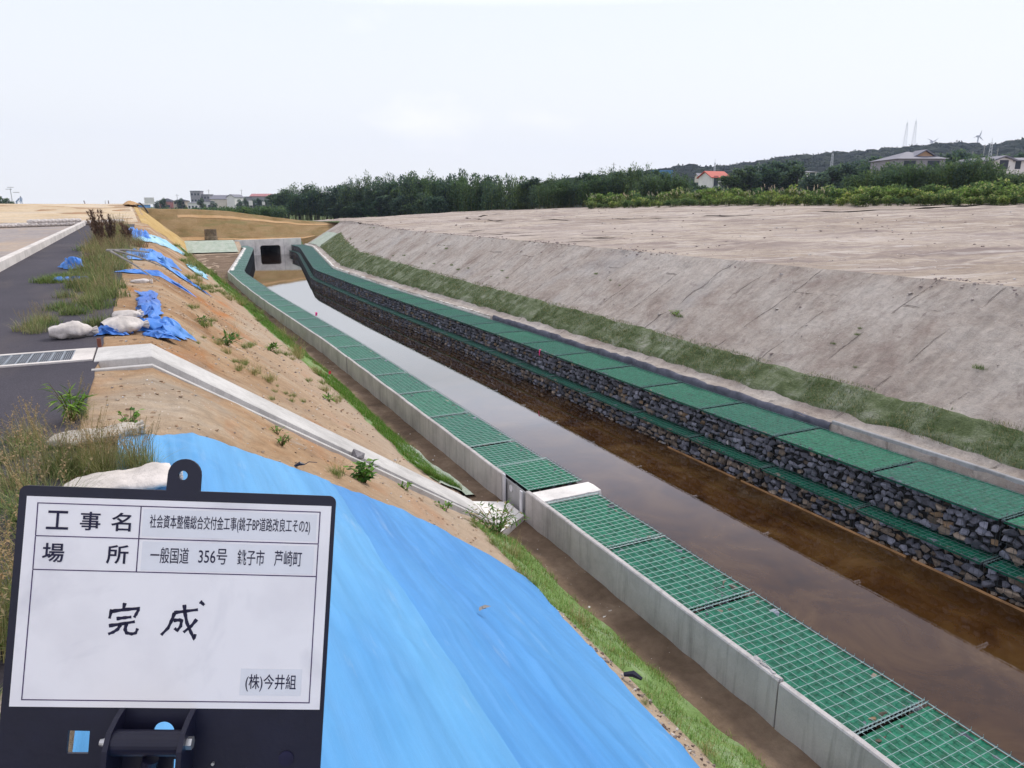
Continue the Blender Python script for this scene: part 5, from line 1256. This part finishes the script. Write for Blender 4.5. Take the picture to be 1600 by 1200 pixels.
# ------------------------------------------------------------------ weeds by the road
def mk_tuft(seed, n, h, sp_, cols, wd=.006, heads=0, lean=1.0, seg=4):
    r = random.Random(seed); mb = MB()
    for i in range(n):
        a = r.uniform(0, 2 * pi); q = sp_ * r.random() ** .7; p = (cos(a) * q, sin(a) * q, -.02); b_ = r.uniform(0, 2 * pi); c = r.choice(cols); k = r.uniform(.65, 1.3)
        d = V((cos(b_) + .6 * cos(a), sin(b_) + .6 * sin(a), 0)).normalized()
        mb.blade(p, d, h * r.uniform(.45, 1.1), wd * r.uniform(.7, 1.4), lean * r.uniform(.2, 1.25), (c[0] * k, c[1] * k, c[2] * k), seg)
    for i in range(heads):
        a = r.uniform(0, 2 * pi); q = sp_ * .7 * r.random(); hh = h * r.uniform(1.0, 1.45); d = V((cos(a), sin(a), 0)); l = r.uniform(.15, .5) * h
        pts = [V((cos(a) * q, sin(a) * q, 0)), V((cos(a) * q, sin(a) * q, hh * .6)) + d * l * .3, V((cos(a) * q, sin(a) * q, hh)) + d * l]
        mb.tube(pts, [.0022, .0018, .0012], 3, (.30, .27, .13), False)
        for k in range(12):
            p = pts[1].lerp(pts[2], .45 + .55 * k / 11); mb.leaf(p, rdir(r, .6), V((0, 0, 1)), .022, .008, (.34, .25, .15))
    return mb.build('grass_tuft', M['grassm'])
GR = [(.17, .24, .08), (.24, .30, .11), (.11, .17, .05), (.33, .32, .15)]; ST = [(.46, .41, .24), (.38, .32, .18), (.26, .27, .13)]; BR = [(.20, .12, .08), (.14, .085, .065), (.26, .18, .12)]
near = [mk_tuft(1, 150, .34, .13, GR, .0055, 10), mk_tuft(2, 150, .40, .15, GR + ST, .005, 16), mk_tuft(3, 120, .30, .12, ST + GR[:1], .005, 12), mk_tuft(4, 170, .22, .15, GR[:3], .006, 4)]
farw = [mk_tuft(5, 190, .42, .32, GR + ST[2:], .014, 12), mk_tuft(6, 170, .46, .30, GR[:2] + ST, .013, 14), mk_tuft(7, 150, .40, .28, BR + ST[2:], .013, 16), mk_tuft(8, 180, .30, .34, GR[:3], .015, 0)]
def merge(dst, src, loc, rz, sc):
    me = src.data; ca = me.color_attributes['Col'].data; R = Matrix.Translation(V(loc)) @ Matrix.Rotation(rz, 4, 'Z') @ Matrix.Scale(sc, 4); b = len(dst.v)
    dst.v += [tuple(R @ v.co) for v in me.vertices]
    for p in me.polygons: dst.face([b + i for i in p.vertices], tuple(ca[p.loop_start].color[:3]))
def putm(src, loc, rz, sc, label, cat, group):
    if src.name in _used: o = src.copy(); COL.objects.link(o)
    else: o = src; _used.add(src.name)
    o.location = loc; o.rotation_euler = (0, 0, rz); o.scale = (sc,) * 3; return tag(o, label, cat, group)
r = random.Random(5)
for i in range(95):
    y = lerp(1.5, 6.6, r.random()); x = lerp(-1.30, -.42, r.random() ** .8)
    if y < 2.9: x -= .25
    if y > 5.7 and x > -.55: continue
    if y > 6.0 and r.random() < .6: continue
    if 5.25 < y < 5.9 and x > -.80: continue
    if 4.3 < y < 5.0 and x > -.62: continue
    q = r.random(); sc = r.uniform(.6, 1.0) * (1.15 if y < 5 else .85)
    putm(near[0 if q < .3 else 1 if q < .6 else 2 if q < .8 else 3], on_left(x, y), r.uniform(0, 6), sc, 'wiry green and straw grass tuft in the weedy road edge near the signboard', 'grass tuft', 'grass tufts near the signboard')
for i in range(16):
    y = lerp(4.95, 5.3, r.random()); x = lerp(-.65, -.18, r.random()); putm(near[r.randrange(3)], on_left(x, y), r.uniform(0, 6), r.uniform(.6, .85), 'leaning grass tuft between the two sandbags at the tarpaulin corner', 'grass tuft', 'grass tufts between the tarpaulin sandbags')
for i in range(125):
    t = r.random(); y = lerp(11.2, 42, t ** 1.05); xc = pw([(11, -.85), (13, -.95), (18, -1.0), (22, -1.05), (27, -1.1), (34, -1.1), (42, -1.2)], y); x = xc + r.gauss(0, pw([(11, .22), (15, .27), (28, .42), (42, .36)], y))
    if n3(x * 2, y, 17, .45) < -.22: y += 1.2
    if x > -.22: x = -.3
    q = r.random(); k = farw[2] if (24 < y < 33 and q < .4) else farw[0 if q < .45 else 1 if q < .8 else 3]
    putm(k, on_left(x, y), r.uniform(0, 6), r.uniform(.65, 1.15) * pw([(11, .55), (15, .85), (18, 1), (40, 1.35)], y), 'bushy grass tuft in the long weedy strip beyond the drain', 'grass tuft', 'grass tufts of the long weedy strip')
for i in range(14):
    y = 17.6 + 1.6 * r.random(); x = lerp(-2.1, -1.4, r.random()); putm(farw[3], on_left(x, y), r.uniform(0, 6), .7, 'low bright grass tuft creeping out over the asphalt', 'grass tuft', 'grass creeping over the asphalt')
for i in range(6):
    y = 11.2 + 1.0 * r.random(); x = lerp(-1.7, -1.2, r.random()); putm(farw[1], on_left(x, y), r.uniform(0, 6), .5, 'thin straw grass tuft behind the plump sandbag', 'grass tuft', 'thin grass behind the sandbag')
# scattered tufts on the slope
SL = MB()
for (cx, cy, sx, sy, n, h, lab) in [(.95, 12.0, .28, .35, 9, .45, 'dry green tuft on the slope above the drainage chute'), (1.75, 11.2, .45, .45, 14, .4, 'grass tuft in the green streak beside the chute'), (.95, 15.4, .3, .8, 6, .5, 'sparse tuft high on the slope beyond the chute'),
                                  (3.0, 15.5, .35, 2.5, 12, .5, 'sparse tuft low on the slope above the green mat'), (1.3, 27, .5, 6, 16, .8, 'tuft on the far part of the sandy slope'), (3.35, 30, .3, 9, 26, .8, 'tuft along the upper edge of the far green mat'),
                                  (1.9, 39, .35, 7, 26, 1.0, 'tuft beside the pale blue sheet on the far slope'), (3.45, 6.9, .12, .7, 10, .5, 'tuft at the lower edge of the bare strip by the near mat'), (3.4, 4.8, .1, 1.2, 7, .35, 'thin tuft beside the lower tarpaulin edge')]:
    for i in range(n):
        x, y = cx + r.gauss(0, sx), cy + r.gauss(0, sy); x = min(x, 3.9)
        merge(SL, (near[3] if y < 13 else farw[3]) if r.random() < .7 else farw[1], on_left(x, y), r.uniform(0, 6), h * r.uniform(.6, 1.2))
SL.build('sparse_grass', M['grassm'])['kind'] = 'stuff'; SL = MB()
for i in range(40):
    y = lerp(-1, 60, r.random() ** 1.5); x = 12.2 + shift(y) + abs(r.gauss(0, .9)) + wr(y) * .6
    merge(SL, farw[3], (x, y, z_rightn(x, y)), r.uniform(0, 6), r.uniform(.15, .4))
SL.build('sparse_grass', M['grassm'])['kind'] = 'stuff'
def leafy(seed, n, h, sp_, L, W, cols, label, loc, name='leafy_weed', cat='weed', stems=8, rz=0):
    r = random.Random(seed); root = empty(name, loc, rz, label, cat); st = MB(); lf = MB()
    for i in range(stems):
        a = r.uniform(0, 2 * pi); q = sp_ * r.uniform(.3, 1); hh = h * r.uniform(.5, 1); e_ = V((cos(a) * q, sin(a) * q, hh)); st.tube([(0, 0, -.02), e_ * .5 + V((0, 0, hh * .12)), e_], [.006, .004, .002], 4, (.16, .14, .06))
        for k in range(n // stems):
            t = r.uniform(.25, 1.05); p = e_ * t + V((0, 0, .04 * (1 - t))); c = r.choice(cols); kk = r.uniform(.7, 1.3)
            lf.leaf(p, (V((cos(a), sin(a), 0)) * .3 + rdir(r, .25)).normalized(), V((0, 0, 1)), L * r.uniform(.6, 1.2), W * r.uniform(.6, 1.2), (c[0] * kk, c[1] * kk, c[2] * kk))
    st.build('stem', M['grassm'], root); lf.build('leaves', M['grassm'], root); return root
LG = [(.10, .21, .04), (.15, .28, .05), (.20, .33, .07), (.07, .15, .035)]
leafy(1, 90, .22, .18, .10, .075, LG, 'bright broadleaf weed standing alone between tarpaulin and chute', on_left(1.86, 7.45))
leafy(2, 30, .12, .10, .06, .025, LG[:1] + LG[3:], 'small dark weed near the far edge of the tarpaulin', on_left(.98, 7.2))
leafy(12, 24, .08, .09, .05, .02, LG, 'tiny weed seedling above the bright broadleaf weed', on_left(1.02, 7.75))
leafy(3, 320, .42, .42, .085, .03, LG[:2] + LG[3:] + [(.3, .25, .12)], 'bushy weed with dry twigs where chute meets the low wall', on_left(3.72, 8.0), stems=26)
leafy(4, 110, .34, .16, .10, .022, LG, 'narrow leaved sprout at the asphalt edge', on_left(-.68, 6.35), stems=9)
leafy(5, 70, .24, .10, .045, .03, LG, 'small leafy sprig growing through the flattened sandbag', on_left(-.27, 5.95), stems=8)
leafy(6, 80, .20, .26, .14, .05, LG[:1] + LG[3:], 'spreading dark leaved weed halfway along the sandy slope', on_left(1.05, 13.4), stems=9)
leafy(7, 60, .16, .25, .13, .05, LG, 'low weed patch on the slope above the green streak', on_left(2.2, 16.8), stems=9)
leafy(8, 50, .12, .22, .1, .04, LG, 'small leafy weed on the lower slope before the red flags', on_left(2.7, 13.2), stems=8)
leafy(9, 60, .14, .20, .09, .04, LG[:1] + LG[3:], 'small dark weed on the middle of the sandy slope', on_left(.75, 14.6), stems=8)
leafy(10, 40, .10, .15, .06, .03, LG, 'green sprig on the near rim of the drainage chute', on_left(2.55, 8.15), stems=7)
leafy(11, 40, .12, .14, .06, .03, LG, 'green sprig at the lower end of the drainage chute', on_left(3.05, 8.1), stems=7)
leafy(13, 60, .16, .3, .1, .04, LG, 'single green tuft high on the grey right slope', (12.9, 15.9, z_rightn(12.9, 15.9)), stems=8)
# tall brown dried plants
for (x, y, h, s_, lab) in ((-1.35, 27.5, 1.3, 61, 'tallest brown dried weed with dense seed heads'), (-1.05, 28.4, 1.1, 62, 'brown dried weed just right of the tallest one'), (-.62, 30.5, .75, 63, 'short dark dried weed by the far sandbag row')):
    rr = random.Random(s_); root = empty('dried_weed', on_left(x, y), 0, lab, 'weed'); st = MB(); hd_ = MB()
    for i in range(15):
        a = rr.uniform(0, 6.28); q = rr.uniform(.03, .30); e_ = V((cos(a) * q - .12, sin(a) * q, h * rr.uniform(.55, 1))); st.tube([(0, 0, -.05), e_ * .5, e_], [.012, .008, .004], 4, (.15, .09, .07))
        for k in range(60):
            t = rr.uniform(.5, 1.03); c = rr.choice([(.17, .115, .09), (.22, .15, .12), (.13, .09, .075)]); hd_.leaf(e_ * t + V((rr.gauss(0, .014), rr.gauss(0, .014), 0)), rdir(rr, 2.2), V((0, 0, 1)), .10, .03, c)
    st.build('stem', M['grassm'], root); hd_.build('seed_heads', M['grassm'], root)
# bundle of grey sticks
for k, (dx, dy, ln, az, el, lab) in enumerate(((0, 0, 2.2, 1.15, -.12, 'longest grey stick lying through the weeds'), (.08, .3, 1.7, 1.0, -.05, 'grey stick beside the longest one in the weeds'), (-.1, .5, 1.2, .75, .1, 'short raised grey stick in the weeds'))):
    p = V(on_left(-.78, 18.8, .65)) + V((dx, dy, 0)); d = V((cos(-az) * cos(el), sin(-az) * cos(el), sin(el) - .12)); mb = MB(); mb.tube([(0, 0, 0), d * ln * .5 + V((0, 0, .03)), d * ln], [.028, .022, .012], 6); o = mb.build('stick', M['wood'], loc=p - V((0, 0, .1))); tag(o, lab, 'stick')
# flags and ribbons
def ribbon(name, loc, m, lab, cat, h=.10, w_=.05):
    mb = MB(); mb.grid([[(-w_ / 2 + .006 * math.sin(k), .004 * math.sin(k * 2), -h * k / 5), (w_ / 2 + .008 * math.sin(k + 1), .006 * math.cos(k), -h * k / 5)] for k in range(6)])
    mb.grid([[(-w_ / 2, .004, .0), (w_ / 2, .004, .0)], [(-w_ / 2, .05, .01), (w_ / 2, .05, .012)]]); o = mb.build(name, m, loc=loc); tag(o, lab, cat); return o
o = ribbon('ribbon', (9.83, 18.1, .02), M['pink'], 'pink ribbon hanging on the front edge of the right upper gabion', 'ribbon', .16, .07); o.rotation_euler = (0, 0, -pi / 2)
o = ribbon('ribbon', (5.53, 28.3, .05), M['pink'], 'tiny pink ribbon on the water edge of the distant left gabions', 'ribbon', .12, .08)
for (u_, x, y, lab) in ((0, 3.62, 21.4, 'farther red survey flag on the green mat'), (1, 3.7, 17.9, 'nearer red survey flag on the green mat')):
    root = empty('survey_flag', on_left(x, y), 0, lab, 'flag'); a = MB(); a.tube([(0, 0, -.02), (0, 0, .2)], .006, 5); a.build('stake', M['wood'], root); a = MB(); a.grid([[(-.03 * 0, 0, .2 - .05 * k), (.07, .02 * math.sin(k), .2 - .035 * k)] for k in range(3)]); a.build('flag_cloth', M['red'], root)
# pebbles and crumbs on the banks
mb = MB(); rr = random.Random(8)
for i in range(900):
    y = lerp(2.5, 22, rr.random() ** 1.6); x = lerp(-.55, 4.4, rr.random())
    if y < 6.6 and x < 3.4: continue
    if 8.3 < y < 9.7: continue
    s = rr.uniform(.006, .02) * (1.5 if rr.random() < .1 else 1); c = rr.choice([(.6, .56, .52), (.45, .40, .36), (.3, .22, .16), (.25, .2, .17), (.7, .68, .66)])
    if x < 3.4 or y > 6: hull(mb, V(on_left(x, y, s * .4)), s, rr, c, (1.2, 1, .7))
for i in range(420):
    y = lerp(0, 8, rr.random()); x = tarp_edge(y) + .03 + abs(rr.gauss(0, .14)); s = rr.uniform(.006, .02)
    if x < 4.05 - wl(y) + .08: hull(mb, V(on_left(x, y, s * .4)), s, rr, rr.choice([(.6, .56, .52), (.45, .40, .36), (.14, .10, .08), (.25, .2, .17)]), (1.2, 1, .7))
for i in range(1500):
    y = lerp(6.2, 26, rr.random() ** 1.5); x = lerp(-.5, 3.9, rr.random())
    if 8.25 < y < 9.7 or (y < 7 and x < 3.4 and y < 6.1 + x * .3) or n3(x, y, 51, .9) < -.1: continue
    s = rr.uniform(.006, .022) * (1 + y * .02); hull(mb, V(on_left(x, y, s * .2)), s, rr, rr.choice([(.36, .24, .15), (.42, .30, .20), (.30, .20, .13), (.48, .39, .30)]), (1.3, 1, .6))
o = mb.build('gravel', M['stone']); tag(o, 'loose pebbles and soil crumbs on the left bank', None, None, 'stuff')
mb = MB()
for i in range(2600):
    y = lerp(3, 60, rr.random() ** 1.4); xr = rr.uniform(12.3, 40); x = xr + shift(y); s = rr.choice([.01, .014, .018, .022, .05]) * rr.uniform(.6, 1.1) * (1 + y * .008)
    if n3(x * .4, y, 31, .8) < -.05: continue
    #
    c = rr.choice([(.55, .52, .50), (.34, .29, .27), (.40, .36, .33), (.27, .22, .2)])
    hull(mb, V((x, y, z_rightn(x, y) + s * .3)), s, rr, c, (1.2, 1, .6))
for i in range(900):
    y = lerp(4, 60, rr.random() ** 1.3)
    if n3(0, y, 41, .35) < -.1: continue
    x = 15.05 + shift(y) + rr.gauss(.15, .2); s = rr.uniform(.01, .036) * (1 + y * .01); hull(mb, V((x, y, z_rightn(x, y) + s * .2)), s, rr, rr.choice([(.30, .25, .24), (.24, .19, .18), (.36, .31, .29)]), (1.2, 1.3, .7))
o = mb.build('soil_clods', M['stone']); tag(o, 'scattered clods and stones on the right slope and field', None, None, 'stuff')

# ------------------------------------------------------------------ haze
hz, t_, b_ = mat('haze_air'); t_.nodes.remove(b_); pv = NN(t_, 'VolumePrincipled'); pv.inputs['Color'].default_value = (.62, .72, 1.0, 1); pv.inputs['Density'].default_value = .0002; pv.inputs['Anisotropy'].default_value = .2
t_.links.new(pv.outputs[0], t_.nodes['Material Output'].inputs['Volume'])
mb = MB(); mb.box(-1750, 1750, -1750, 1750, -3.2, 150); o = mb.build('haze', hz); tag(o, 'thin pale air between here and the distant hill', None, None, 'stuff')
